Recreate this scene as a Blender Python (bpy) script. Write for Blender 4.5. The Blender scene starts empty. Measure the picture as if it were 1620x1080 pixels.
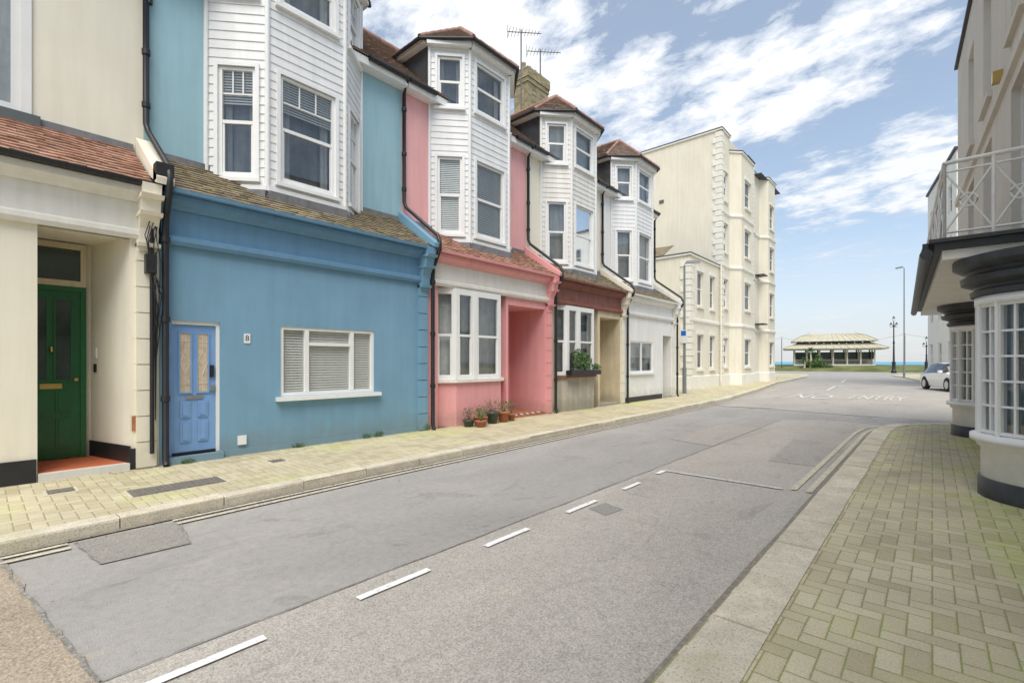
import bpy, bmesh, math, random
from mathutils import Vector, Matrix
random.seed(7)
S = bpy.context.scene
COL = S.collection
V = Vector

# ------------------------------------------------------------------ materials
def newmat(name):
    m = bpy.data.materials.new(name); m.use_nodes = True
    nt = m.node_tree
    return m, nt, nt.nodes["Principled BSDF"]
def N(nt, t, **kw):
    n = nt.nodes.new(t)
    for k, v in kw.items(): setattr(n, k, v)
    return n
def L(nt, a, b): nt.links.new(a, b)
def pos(nt): return N(nt, 'ShaderNodeNewGeometry').outputs['Position']
def scaled(nt, vec, s):
    m = N(nt, 'ShaderNodeVectorMath', operation='MULTIPLY'); m.inputs[1].default_value = s
    L(nt, vec, m.inputs[0]); return m.outputs[0]
def noise(nt, vec, sc, det=4, rough=.55, dist=0):
    n = N(nt, 'ShaderNodeTexNoise'); n.inputs['Scale'].default_value = sc
    n.inputs['Detail'].default_value = det; n.inputs['Roughness'].default_value = rough
    n.inputs['Distortion'].default_value = dist
    L(nt, vec, n.inputs['Vector']); return n.outputs['Fac']
def ramp(nt, fac, stops):
    r = N(nt, 'ShaderNodeValToRGB'); e = r.color_ramp.elements
    while len(e) > 1: e.remove(e[0])
    e[0].position = stops[0][0]; e[0].color = (*stops[0][1], 1)
    for p, c in stops[1:]:
        x = e.new(p); x.color = (*c, 1)
    L(nt, fac, r.inputs[0]); return r.outputs[0]
def mixc(nt, fac, a, b, mode='MIX'):
    m = N(nt, 'ShaderNodeMix', data_type='RGBA', blend_type=mode)
    for i, x in ((0, fac), (6, a), (7, b)):
        if hasattr(x, 'links'): L(nt, x, m.inputs[i])
        elif i == 0: m.inputs[0].default_value = x
        else: m.inputs[i].default_value = (*x, 1)
    return m.outputs[2]
def math_(nt, op, a, b=None, clamp=False):
    m = N(nt, 'ShaderNodeMath', operation=op, use_clamp=clamp)
    for i, x in ((0, a), (1, b)):
        if x is None: continue
        if hasattr(x, 'links'): L(nt, x, m.inputs[i])
        else: m.inputs[i].default_value = x
    return m.outputs[0]
def bump(nt, bsdf, h, st, dist=.01):
    b = N(nt, 'ShaderNodeBump'); b.inputs['Strength'].default_value = st; b.inputs['Distance'].default_value = dist
    L(nt, h, b.inputs['Height']); L(nt, b.outputs[0], bsdf.inputs['Normal'])
def g3(v): return (v, v, v)

def paint(name, col, rough=.7, var=.08, scale=1.5, bs=.25, bscale=60, streak=.06, dirt=.0, spec=.3, metal=0):
    m, nt, b = newmat(name); p = pos(nt)
    c = mixc(nt, 1, ramp(nt, noise(nt, p, scale, 6), [(.3, g3(1-var)), (.7, g3(1+var*.4))]), col, 'MULTIPLY')
    if streak:
        s = noise(nt, scaled(nt, p, (3, 3, .25)), 2.2, 5, .65)
        c = mixc(nt, 1, c, ramp(nt, s, [(.35, (1-streak, 1-streak*1.05, 1-streak*1.2)), (.6, g3(1))]), 'MULTIPLY')
    if dirt:
        sx = N(nt, 'ShaderNodeSeparateXYZ'); L(nt, p, sx.inputs[0])
        z = math_(nt, 'ADD', sx.outputs[2], math_(nt, 'MULTIPLY', noise(nt, p, 5, 5), -.5))
        f = ramp(nt, z, [(0, g3(dirt)), (.28, g3(0))])
        c = mixc(nt, f, c, (.2, .19, .13))
    L(nt, c, b.inputs['Base Color'])
    b.inputs['Roughness'].default_value = rough; b.inputs['Specular IOR Level'].default_value = spec
    b.inputs['Metallic'].default_value = metal
    if bs: bump(nt, b, noise(nt, p, bscale, 3), bs, .004)
    return m

def island(name, cols, rough=.85, bs=.4, bscale=70, moss=None):
    m, nt, b = newmat(name); p = pos(nt)
    r = N(nt, 'ShaderNodeNewGeometry').outputs['Random Per Island']
    n = len(cols)
    c = ramp(nt, r, [(i/(n-1), cols[i]) for i in range(n)])
    c = mixc(nt, 1, c, ramp(nt, noise(nt, p, 9, 6, .65), [(.25, g3(.62)), (.7, g3(1.1))]), 'MULTIPLY')
    if moss:
        c = mixc(nt, ramp(nt, noise(nt, p, 6, 6, .7), [(.48, g3(0)), (.6, g3(.8))]), c, moss)
    L(nt, c, b.inputs['Base Color']); b.inputs['Roughness'].default_value = rough
    bump(nt, b, noise(nt, p, bscale, 4), bs, .004)
    return m

def stone(name, cols):
    m, nt, b = newmat(name); p = pos(nt)
    r = N(nt, 'ShaderNodeNewGeometry').outputs['Random Per Island']; n = len(cols)
    c = ramp(nt, r, [(i/(n-1), cols[i]) for i in range(n)])
    c = mixc(nt, 1, c, ramp(nt, noise(nt, p, 4, 7, .7), [(.3, g3(.74)), (.65, g3(1.08))]), 'MULTIPLY')
    c = mixc(nt, ramp(nt, noise(nt, p, 75, 4, .75), [(.36, g3(.7)), (.48, g3(0))]), c, (.2, .16, .11))
    c = mixc(nt, ramp(nt, noise(nt, p, 1.3, 5, .7), [(.54, g3(0)), (.7, g3(.45))]), c, (.40, .42, .18))
    L(nt, c, b.inputs['Base Color']); b.inputs['Roughness'].default_value = .9
    bump(nt, b, noise(nt, p, 60, 5, .7), .6, .006); return m

def asphalt(name, c1, c2, speck=.35, bs=.5, gs=110):
    m, nt, b = newmat(name); p = pos(nt)
    c = ramp(nt, noise(nt, scaled(nt, p, (1, .45, 1)), .8, 7, .6, .5), [(.32, c1), (.68, c2)])
    sp = noise(nt, p, gs, 3, .7)
    c = mixc(nt, 1, c, ramp(nt, sp, [(.33, g3(1-speck)), (.5, g3(1)), (.7, g3(1+speck*.9))]), 'MULTIPLY')
    st = noise(nt, scaled(nt, p, (1.2, .25, 1)), 2.3, 8, .7, 1.0)
    c = mixc(nt, 1, c, ramp(nt, st, [(.28, g3(.76)), (.42, g3(1)), (.60, g3(1)), (.72, g3(1.1))]), 'MULTIPLY')
    st2 = noise(nt, p, .9, 9, .75, 1.5)
    c = mixc(nt, 1, c, ramp(nt, st2, [(.33, (.78, .77, .75)), (.42, g3(1)), (.56, g3(1)), (.70, (1.15, 1.12, 1.06))]), 'MULTIPLY')
    mid = noise(nt, p, 14, 5, .75)
    c = mixc(nt, 1, c, ramp(nt, mid, [(.3, g3(.86)), (.5, g3(1)), (.7, g3(1.08))]), 'MULTIPLY')
    spots = noise(nt, p, 5.5, 3, .5)
    c = mixc(nt, 1, c, ramp(nt, spots, [(.23, g3(.68)), (.28, g3(1))]), 'MULTIPLY')
    L(nt, c, b.inputs['Base Color']); b.inputs['Roughness'].default_value = .88
    b.inputs['Specular IOR Level'].default_value = .25
    bump(nt, b, sp, bs, .006)
    return m

def pavers(name, rot=0, cell=.105, base=((.47, .41, .26), (.62, .555, .385), (.55, .485, .32)), mossy=.65):
    m, nt, b = newmat(name); p = pos(nt)
    mp = N(nt, 'ShaderNodeMapping'); mp.inputs['Rotation'].default_value = (0, 0, rot); mp.inputs['Scale'].default_value = (1/cell,)*3
    L(nt, p, mp.inputs[0])
    sx = N(nt, 'ShaderNodeSeparateXYZ'); L(nt, mp.outputs[0], sx.inputs[0])
    sw = N(nt, 'ShaderNodeSeparateXYZ'); L(nt, p, sw.inputs[0])
    x, y = sx.outputs[0], sx.outputs[1]
    i = math_(nt, 'FLOOR', x); j = math_(nt, 'FLOOR', y)
    fx = math_(nt, 'SUBTRACT', x, i); fy = math_(nt, 'SUBTRACT', y, j)
    d = math_(nt, 'ADD', math_(nt, 'SUBTRACT', i, j), 4000.)
    k = math_(nt, 'MODULO', d, 4.)
    def eq(v):
        n = N(nt, 'ShaderNodeMath', operation='COMPARE'); n.inputs[1].default_value = v; n.inputs[2].default_value = .1
        L(nt, k, n.inputs[0]); return n.outputs[0]
    k0, k1, k2, k3 = eq(0), eq(1), eq(2), eq(3)
    Ld = math_(nt, 'ADD', fx, k1); R = math_(nt, 'ADD', math_(nt, 'SUBTRACT', 1., fx), k0)
    Bd = math_(nt, 'ADD', fy, k2); T = math_(nt, 'ADD', math_(nt, 'SUBTRACT', 1., fy), k3)
    dm = math_(nt, 'MINIMUM', math_(nt, 'MINIMUM', Ld, R), math_(nt, 'MINIMUM', Bd, T))
    ci = math_(nt, 'SUBTRACT', i, k1); cj = math_(nt, 'SUBTRACT', j, k2)
    cc = N(nt, 'ShaderNodeCombineXYZ'); L(nt, ci, cc.inputs[0]); L(nt, cj, cc.inputs[1])
    wn = N(nt, 'ShaderNodeTexWhiteNoise', noise_dimensions='3D'); L(nt, cc.outputs[0], wn.inputs[0])
    c = ramp(nt, wn.outputs['Value'], [(0, base[0]), (.5, base[1]), (1, base[2])])
    c = mixc(nt, 1, c, ramp(nt, noise(nt, p, 1.1, 6, .6), [(.3, g3(.82)), (.7, g3(1.1))]), 'MULTIPLY')
    c = mixc(nt, 1, c, ramp(nt, noise(nt, p, 90, 3, .7), [(.3, g3(.74)), (.7, g3(1.12))]), 'MULTIPLY')
    big0 = noise(nt, p, .55, 4, .6)
    # damp moss gathers along the foot of the right-hand building
    nr = ramp(nt, math_(nt, 'ADD', sw.outputs[0], math_(nt, 'MULTIPLY', noise(nt, p, 1.2, 4), .8)), [(.55, g3(0)), (1.0, g3(.16))])
    big = math_(nt, 'ADD', big0, nr)
    mfac = math_(nt, 'MULTIPLY', ramp(nt, big, [(.54, g3(0)), (.68, g3(1))]), ramp(nt, noise(nt, p, 14, 5, .7), [(.35, g3(.2)), (.65, g3(1))]))
    c = mixc(nt, math_(nt, 'MULTIPLY', mfac, mossy), c, (.42, .50, .07))
    dn = math_(nt, 'ADD', dm, math_(nt, 'MULTIPLY', math_(nt, 'SUBTRACT', noise(nt, p, 60, 3), .5), .09))
    jf = ramp(nt, dn, [(.015, g3(.95)), (.06, g3(0))])
    jc = mixc(nt, ramp(nt, big, [(.44, g3(0)), (.56, g3(1))]), (.27, .21, .13), (.25, .29, .07))
    c = mixc(nt, jf, c, jc)
    L(nt, c, b.inputs['Base Color']); b.inputs['Roughness'].default_value = .85
    hh = math_(nt, 'ADD', ramp(nt, dn, [(.0, g3(0)), (.12, g3(1))]), math_(nt, 'MULTIPLY', wn.outputs['Value'], .35))
    bump(nt, b, hh, .5, .007)
    return m

def worn(name, col, wear=.5, back=(.36, .345, .32)):
    m, nt, b = newmat(name); p = pos(nt)
    f = ramp(nt, noise(nt, p, 22, 7, .75), [(wear-.1, g3(0)), (wear+.06, g3(1))])
    L(nt, mixc(nt, f, back, col), b.inputs['Base Color']); b.inputs['Roughness'].default_value = .8
    return m

def glassmat():
    m, nt, b = newmat('window_glass')
    nt.nodes.remove(b); out = nt.nodes['Material Output']
    tr = N(nt, 'ShaderNodeBsdfTransparent'); tr.inputs[0].default_value = (.84, .87, .88, 1)
    gl = N(nt, 'ShaderNodeBsdfGlossy'); gl.inputs['Roughness'].default_value = .03; gl.inputs[0].default_value = (.9, .93, .95, 1)
    lw = N(nt, 'ShaderNodeLayerWeight'); lw.inputs[0].default_value = .3
    bp = N(nt, 'ShaderNodeBump'); bp.inputs['Strength'].default_value = .08; L(nt, noise(nt, pos(nt), 2.5, 2), bp.inputs['Height']); L(nt, bp.outputs[0], gl.inputs['Normal'])
    f = math_(nt, 'ADD', math_(nt, 'MULTIPLY', lw.outputs['Fresnel'], .7), .08, True)
    mx = N(nt, 'ShaderNodeMixShader'); L(nt, f, mx.inputs[0]); L(nt, tr.outputs[0], mx.inputs[1]); L(nt, gl.outputs[0], mx.inputs[2])
    L(nt, mx.outputs[0], out.inputs[0]); return m

M = {}
M['glass'] = glassmat()
M['upvc'] = paint('white_frame', (.82, .82, .80), .4, .04, 3, 0, streak=.04)
M['clad'] = paint('weatherboard_white', (.79, .79, .78), .5, .06, 2, .05, 30, streak=.08)
M['clad2'] = paint('weatherboard_cream', (.77, .75, .69), .5, .07, 2, .05, 30, streak=.12)
M['blue'] = paint('blue_render', (.195, .36, .49), .75, .08, 1.2, .35, 70, .06, .35)
M['bluef'] = paint('blue_fascia', (.15, .30, .455), .6, .07, 1.5, .15, 70, .08)
M['blue_up'] = paint('pale_blue_render', (.34, .53, .59), .8, .06, 1.2, .35, 60, .08)
M['pink'] = paint('pink_render', (.80, .38, .38), .75, .07, 1.4, .3, 70, .08, .3)
M['pink_up'] = paint('pink_render_upper', (.82, .44, .43), .75, .06, 1.4, .3, 70, .08)
M['cream'] = paint('cream_render', (.82, .77, .635), .8, .05, 1.1, .3, 70, .05, .2)
M['cream_up'] = paint('cream_render_upper', (.82, .775, .64), .8, .05, 1.1, .3, 70, .05)
M['offwhite'] = paint('offwhite_plaster', (.78, .76, .70), .75, .07, 1.5, .2, 60, .08, .2)
M['white'] = paint('white_render', (.81, .80, .76), .75, .05, 1.5, .2, 60, .08, .3)
M['beige'] = paint('beige_render', (.66, .57, .40), .8, .1, 2, .3, 60, .15, .4)
M['concrete'] = paint('grey_render', (.50, .46, .39), .85, .15, 3, .4, 60, .2, .5)
M['brown'] = paint('brown_fascia', (.28, .11, .085), .6, .2, 3, .2, 60, .2)
M['black'] = paint('black_paint', (.018, .018, .02), .45, .3, 4, .1, 60, 0, spec=.5)
M['lead'] = paint('lead_flashing', (.22, .22, .23), .6, .25, 5, .2, 30, .2)
M['sill'] = paint('dark_slate_sill', (.12, .14, .15), .6, .2)
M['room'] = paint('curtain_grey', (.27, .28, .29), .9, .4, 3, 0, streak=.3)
M['net'] = paint('net_curtain', (.66, .66, .64), .9, .15, 8, .2, 30, .25)
M['slat'] = paint('blind_slat', (.86, .83, .74), .6, .05, 4, 0, streak=.04)
M['green'] = paint('green_door_paint', (.01, .12, .035), .3, .15, 4, .05, 30, .05, spec=.5)
M['bdoor'] = paint('blue_door_paint', (.21, .38, .66), .35, .08, 4, .05, 30, .04, spec=.5)
M['amber'] = paint('obscured_glass', (.62, .50, .36), .25, .25, 14, .4, 30, 0, spec=.6)
M['darkglass'] = paint('dark_glass', (.03, .05, .04), .1, .3, 5, .1, 20, 0, spec=.7)
M['metal'] = paint('brushed_metal', (.6, .6, .6), .3, .1, 5, 0, streak=0, metal=1)
M['brass'] = paint('brass', (.55, .38, .12), .3, .1, 5, 0, streak=0, metal=1)
M['galv'] = paint('galvanised_steel', (.16, .16, .17), .5, .1, 5, 0, streak=.1, metal=.3)
M['redtile'] = paint('red_tile', (.55, .15, .07), .6, .15, 6, .1)
M['terracotta'] = paint('terracotta', (.42, .17, .09), .8, .2, 8, .2)
M['brickbox'] = paint('glazed_pot', (.07, .09, .07), .3, .2, 6, .1)
M['tile_brown'] = island('roof_tile_brown', [(.22, .145, .115), (.30, .19, .15), (.25, .17, .135), (.33, .22, .17), (.2, .15, .125)], moss=(.23, .2, .13))
M['tile_orange'] = island('roof_tile_orange', [(.41, .24, .17), (.50, .29, .205), (.45, .26, .18), (.35, .21, .15)])
M['tile_moss'] = island('roof_tile_mossy', [(.24, .19, .14), (.33, .26, .18), (.28, .22, .16), (.2, .165, .125)], moss=(.3, .28, .13))
M['hang_tan'] = island('hung_tile_tan', [(.44, .29, .20), (.36, .22, .15), (.48, .33, .23)])
M['hang_red'] = island('hung_tile_red', [(.32, .10, .08), (.24, .08, .06), (.38, .13, .10)])
M['ridge'] = island('ridge_tile', [(.31, .18, .135), (.37, .21, .16), (.27, .155, .12)])
M['chimney'] = island('chimney_brick', [(.40, .35, .2), (.31, .26, .15), (.46, .4, .23), (.24, .2, .13)])
M['kerb'] = stone('stone_kerb', [(.66, .59, .46), (.73, .67, .53), (.61, .55, .44), (.69, .62, .48)])
M['asph'] = asphalt('asphalt', (.31, .295, .275), (.38, .36, .335), .22, .45, 120)
M['asph2'] = asphalt('asphalt_coarse', (.385, .355, .315), (.47, .435, .385), .36, .7, 85)
M['asph4'] = asphalt('asphalt_coarse_brown', (.32, .265, .20), (.42, .35, .27), .45, .8, 80)
M['asph3'] = asphalt('asphalt_patch', (.26, .245, .22), (.32, .30, .27), .35, .7, 90)
M['asph5'] = asphalt('asphalt_patch_light', (.35, .325, .29), (.41, .38, .335), .34, .7, 90)
M['seam'] = worn('asphalt_seam', (.19, .18, .16), .50)
M['gut'] = worn('gutter_brown', (.20, .18, .14), .48, (.30, .27, .22))
M['pav'] = pavers('block_paving', 0)
M['wline'] = worn('white_road_paint', (.85, .84, .81), .40, (.45, .43, .4))
M['yline'] = worn('yellow_road_paint', (.66, .59, .42), .50)
M['yline2'] = worn('worn_yellow_road_paint', (.66, .60, .42), .52, (.42, .39, .34))
M['fline'] = worn('faded_road_paint', (.64, .63, .59), .48)
M['iron'] = paint('cast_iron', (.19, .175, .15), .7, .3, 20, .5, 50, 0)
M['flat'] = paint('flats_render', (.78, .725, .59), .8, .06, .5, .2, 30, .08, .2)
M['flatw'] = paint('flats_quoin', (.81, .785, .70), .8, .05, 1, .1)
M['tan'] = paint('stone_render', (.62, .575, .50), .8, .08, .8, .3, 40, .08)
M['bow'] = paint('bow_render', (.82, .79, .73), .75, .05, 1.5, .2, 60, .06, .3)
M['anth'] = paint('anthracite', (.06, .065, .07), .5, .3, 5, .1, 50, .2)
M['grass'] = paint('lawn', (.15, .165, .06), .95, .45, .5, .8, 8, 0)
M['leaf'] = island('leaf', [(.05, .12, .025), (.08, .17, .04), (.12, .22, .06)], .6, .1)
M['dry'] = island('dry_stem', [(.3, .16, .12), (.2, .16, .08), (.36, .22, .16)], .8, .1)
M['litter'] = island('dead_leaf', [(.2, .12, .05), (.13, .09, .05), (.28, .2, .1)], .9, .1)
M['roofsh'] = paint('shelter_roof', (.50, .48, .36), .7, .12, 1, .2, 20, .15)
M['shcream'] = paint('shelter_timber', (.65, .60, .48), .6, .1)
M['carw'] = paint('car_paint', (.8, .81, .82), .15, .01, 1, 0, streak=0, spec=.6)
M['carg'] = paint('car_glass', (.03, .035, .04), .06, .1, 1, 0, streak=0, spec=.8)
M['tyre'] = paint('tyre', (.02, .02, .02), .8, .1, 5, .2)
M['headl'] = paint('headlight', (.5, .52, .55), .1, .1, 5, 0, streak=0, spec=.8)
M['signblue'] = paint('sign_blue', (.02, .15, .6), .4, .05)
M['pole'] = paint('lamp_column_grey', (.21, .23, .24), .5, .1, 5, 0)
M['bulb'] = paint('bulb_white', (.8, .8, .78), .3, .02, 5, 0)
M['tread'] = paint('checker_white', (.7, .68, .64), .5, .1)
M['pole2'] = paint('white_metalwork', (.74, .73, .70), .5, .1, 6, 0)

# ------------------------------------------------------------------ builder
def frame(P, Q):
    P = V((P[0], P[1], 0)); Q = V((Q[0], Q[1], 0)); T = (Q-P).normalized()
    return (P, T, V((T.y, -T.x, 0)), (Q-P).length)
def fp(F, u, n, z):
    p = F[0]+F[1]*u+F[2]*n; return V((p.x, p.y, z))
class B:
    def __init__(s, name, loc=(0, 0, 0), single=False):
        s.name = name; s.parts = {}; s.loc = V(loc); s.single = single
    def add(s, part, mat, vs, fs, smooth=False):
        key = part
        if key in s.parts and s.parts[key][0] != mat: key = part+'_'+mat
        P = s.parts.setdefault(key, [mat, [], [], []])
        o = len(P[1]); P[1].extend([V(v) for v in vs])
        for f in fs: P[2].append([o+i for i in f]); P[3].append(smooth)
    def quad(s, part, mat, *pts): s.add(part, mat, pts, [list(range(len(pts)))])
    def hexa(s, part, mat, p):
        s.add(part, mat, p, [(0, 3, 2, 1), (4, 5, 6, 7), (0, 1, 5, 4), (1, 2, 6, 5), (2, 3, 7, 6), (3, 0, 4, 7)])
    def box(s, part, mat, x0, x1, y0, y1, z0, z1):
        s.hexa(part, mat, [(x0, y0, z0), (x1, y0, z0), (x1, y1, z0), (x0, y1, z0), (x0, y0, z1), (x1, y0, z1), (x1, y1, z1), (x0, y1, z1)])
    def fbox(s, part, mat, F, u0, u1, n0, n1, z0, z1):
        s.hexa(part, mat, [fp(F, u0, n0, z0), fp(F, u0, n1, z0), fp(F, u1, n1, z0), fp(F, u1, n0, z0), fp(F, u0, n0, z1), fp(F, u0, n1, z1), fp(F, u1, n1, z1), fp(F, u1, n0, z1)])
    def prism(s, part, mat, prof, y0, y1):
        n = len(prof); vs = [(x, y0, z) for x, z in prof]+[(x, y1, z) for x, z in prof]
        s.add(part, mat, vs, [list(range(n)), list(range(2*n-1, n-1, -1))]+[(i, (i+1) % n, n+(i+1) % n, n+i) for i in range(n)])
    def fprism(s, part, mat, F, prof, u0, u1):
        n = len(prof); vs = [fp(F, u0, a, z) for a, z in prof]+[fp(F, u1, a, z) for a, z in prof]
        s.add(part, mat, vs, [list(range(n)), list(range(2*n-1, n-1, -1))]+[(i, (i+1) % n, n+(i+1) % n, n+i) for i in range(n)])
    def tube(s, part, mat, pts, r, seg=8, r2=None):
        pts = [V(p) for p in pts]; n = len(pts); vs = []; fs = []
        for i, p in enumerate(pts):
            d = (pts[min(i+1, n-1)]-pts[max(i-1, 0)]).normalized()
            a = d.cross(V((0, 0, 1)) if abs(d.z) < .9 else V((1, 0, 0))).normalized(); b = d.cross(a)
            rr = r if r2 is None else r+(r2-r)*i/(n-1)
            for k in range(seg):
                t = 2*math.pi*k/seg; vs.append(p+a*math.cos(t)*rr+b*math.sin(t)*rr)
        for i in range(n-1):
            for k in range(seg): fs.append((i*seg+k, i*seg+(k+1) % seg, (i+1)*seg+(k+1) % seg, (i+1)*seg+k))
        s.add(part, mat, vs, fs, True)
        s.add(part, mat, vs[:seg], [list(range(seg))]); s.add(part, mat, vs[-seg:], [list(range(seg))])
    def lathe(s, part, mat, c, prof, seg=20, a0=0, a1=2*math.pi, smooth=True):
        full = abs(a1-a0-2*math.pi) < 1e-6; m = seg if full else seg+1; vs = []
        for r, z in prof:
            for k in range(m):
                t = a0+(a1-a0)*k/seg; vs.append((c[0]+r*math.cos(t), c[1]+r*math.sin(t), c[2]+z))
        fs = []
        for i in range(len(prof)-1):
            for k in range(seg):
                k2 = (k+1) % m; fs.append((i*m+k, i*m+k2, (i+1)*m+k2, (i+1)*m+k))
        s.add(part, mat, vs, fs, smooth)
    def wall(s, part, mat, F, u0, u1, z0, z1, holes=(), depth=.12, n=0, clad=0):
        us = sorted({u0, u1, *[h[0] for h in holes], *[h[1] for h in holes]}); zs = {z0, z1, *[h[2] for h in holes], *[h[3] for h in holes]}
        base = sorted(zs)
        if clad:
            k = math.ceil(z0/clad)
            while k*clad < z1:
                if min(abs(k*clad-q) for q in base) > .004: zs.add(k*clad)
                k += 1
        zs = sorted(zs)
        for i in range(len(us)-1):
            for j in range(len(zs)-1):
                a, b, c, d = us[i], us[i+1], zs[j], zs[j+1]; mu, mz = (a+b)/2, (c+d)/2
                if any(h[0] < mu < h[1] and h[2] < mz < h[3] for h in holes): continue
                if clad:
                    kb = math.floor(mz/clad)*clad; nb = n+.013*(1-(c-kb)/clad); nt_ = n+.013*(1-(d-kb)/clad)
                    s.quad(part, mat, fp(F, a, nb, c), fp(F, b, nb, c), fp(F, b, nt_, d), fp(F, a, nt_, d))
                    if abs(c-kb) < .01: s.quad(part, mat, fp(F, a, n-.002, c), fp(F, b, n-.002, c), fp(F, b, nb, c), fp(F, a, nb, c))
                else:
                    s.quad(part, mat, fp(F, a, n, c), fp(F, b, n, c), fp(F, b, n, d), fp(F, a, n, d))
        for h in holes:
            a, b, c, d = h[:4]
            for q in (((a, c), (a, d)), ((b, c), (b, d)), ((a, c), (b, c)), ((a, d), (b, d))):
                (ua, za), (ub, zb) = q
                s.quad(part, mat, fp(F, ua, n, za), fp(F, ub, n, zb), fp(F, ub, n-depth, zb), fp(F, ua, n-depth, za))
    def window(s, F, u0, u1, z0, z1, rec=.1, style='sash', back='room', blind=0, n=0, fw=.055, mat='upvc', nv=0, nh=0):
        n0 = n-rec
        P = 'window_frames'
        s.fbox(P, mat, F, u0, u0+fw, n0-.05, n0+.03, z0, z1); s.fbox(P, mat, F, u1-fw, u1, n0-.05, n0+.03, z0, z1)
        s.fbox(P, mat, F, u0+fw, u1-fw, n0-.05, n0+.03, z0, z0+fw*1.2); s.fbox(P, mat, F, u0+fw, u1-fw, n0-.05, n0+.03, z1-fw, z1)
        a, b, c, d = u0+fw, u1-fw, z0+fw*1.2, z1-fw
        if style in ('sash', 'georgian'):
            m = (c+d)/2
            s.fbox(P, mat, F, a, b, n0-.04, n0+.022, m-.028, m+.028)
            w = .03
            s.fbox(P, mat, F, a, a+w, n0-.03, n0+.012, c, m-.028); s.fbox(P, mat, F, b-w, b, n0-.03, n0+.012, c, m-.028)
            s.fbox(P, mat, F, a+w, b-w, n0-.03, n0+.012, c, c+w)
            if style == 'georgian':
                for i in (1, 2):
                    u = a+(b-a)*i/3; s.fbox(P, mat, F, u-.01, u+.01, n0-.02, n0+.008, m+(d-m)*.55, d)
                s.fbox(P, mat, F, a, b, n0-.02, n0+.006, m+(d-m)*.55-.01, m+(d-m)*.55+.01)
        if style == 'case':
            k = nv+1
            for i in range(nv):
                u = a+(b-a)*(i+1)/k; s.fbox(P, mat, F, u-.035, u+.035, n0-.04, n0+.025, c, d)
        if style == 'grid':
            for i in range(nv):
                u = a+(b-a)*(i+1)/(nv+1); s.fbox(P, mat, F, u-.011, u+.011, n0-.02, n0+.014, c, d)
            for i in range(nh):
                z = c+(d-c)*(i+1)/(nh+1); s.fbox(P, mat, F, a, b, n0-.02, n0+.018, z-.011, z+.011)
        s.quad('window_glass', 'glass', fp(F, a, n0-.012, c), fp(F, b, n0-.012, c), fp(F, b, n0-.012, d), fp(F, a, n0-.012, d))
        e = .02
        s.quad('window_interiors', back, fp(F, u0-e, n0-.16, z0-e), fp(F, u1+e, n0-.16, z0-e), fp(F, u1+e, n0-.16, z1+e), fp(F, u0-e, n0-.16, z1+e))
        if back == 'room' and style != 'grid' and u1-u0 > .5:
            for q0, q1 in ((a, a+(b-a)*.2), (b-(b-a)*.2, b)):
                k = 5
                for i in range(k):
                    ua, ub = q0+(q1-q0)*i/k, q0+(q1-q0)*(i+1)/k; na, nb = (n0-.12, n0-.09) if i % 2 else (n0-.09, n0-.12)
                    s.quad('curtains', 'net', fp(F, ua, na, c), fp(F, ub, nb, c), fp(F, ub, nb, d), fp(F, ua, na, d))
        if blind:
            zz = d-.01; zend = d-(d-c)*blind
            while zz > zend:
                s.quad('blinds', 'slat', fp(F, a, n0-.05, zz), fp(F, b, n0-.05, zz), fp(F, b, n0-.032, zz-.037), fp(F, a, n0-.032, zz-.037))
                zz -= .045
    def tiles(s, part, mat, A, Bp, C, D, tw=.2, tl=.14, lift=.03, deck=True):
        A, Bp, C, D = V(A), V(Bp), V(C), V(D)
        nrm = (Bp-A).cross(D-A)
        if nrm.length < 1e-6: nrm = (Bp-A).cross(C-A)
        nrm.normalize()
        if nrm.z < 0 or (abs(nrm.z) < .02 and nrm.x < 0): nrm = -nrm
        if deck: s.quad(part+'_deck', 'anth', A-nrm*.01, Bp-nrm*.01, C-nrm*.01, D-nrm*.01)
        nv = max(1, round((((A+Bp)/2)-((C+D)/2)).length/tl))
        for j in range(nv):
            v0, v1 = j/nv, min(1, (j+1.15)/nv)
            L0, R0, L1, R1 = A.lerp(D, v0), Bp.lerp(C, v0), A.lerp(D, v1), Bp.lerp(C, v1)
            w = (R0-L0).length; nu = max(1, round(w/tw)); off = (j % 2)*.5
            for i in range(-1, nu+1):
                s0, s1 = (i+off)/nu, (i+1+off)/nu
                s0, s1 = max(0, s0), min(1, s1)
                if s1-s0 < .1/nu: continue
                g = .012/nu
                s0 += g*.5; s1 -= g*.5
                l = lift*random.uniform(.75, 1.3); l2 = lift*random.uniform(.75, 1.3)
                dn = (L0-L1).normalized()*random.uniform(0, .015) if (L0-L1).length > 0 else V((0, 0, 0))
                a = L0.lerp(R0, s0)+dn; b = L0.lerp(R0, s1)+dn; c = L1.lerp(R1, s1); d = L1.lerp(R1, s0)
                vs = [a, b, a+nrm*l, b+nrm*l2, c+nrm*.006, d+nrm*.006, c, d]
                s.add(part, mat, vs, [(0, 1, 3, 2), (2, 3, 4, 5), (0, 2, 5, 7), (1, 6, 4, 3)])
    def leaves(s, part, mat, c, r, n, size):
        for _ in range(n):
            while True:
                q = V([random.uniform(-1, 1) for _ in range(3)])
                if q.length < 1: break
            p = V(c)+V((q.x*r[0], q.y*r[1], q.z*r[2]))
            a = V([random.gauss(0, 1) for _ in range(3)]).normalized(); b = a.cross(V([random.gauss(0, 1) for _ in range(3)])).normalized()
            sz = size*random.uniform(.6, 1.3)
            s.add(part, mat, [p-a*sz, p+b*sz*.4, p+a*sz, p-b*sz*.4], [(0, 1, 2, 3)])
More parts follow.
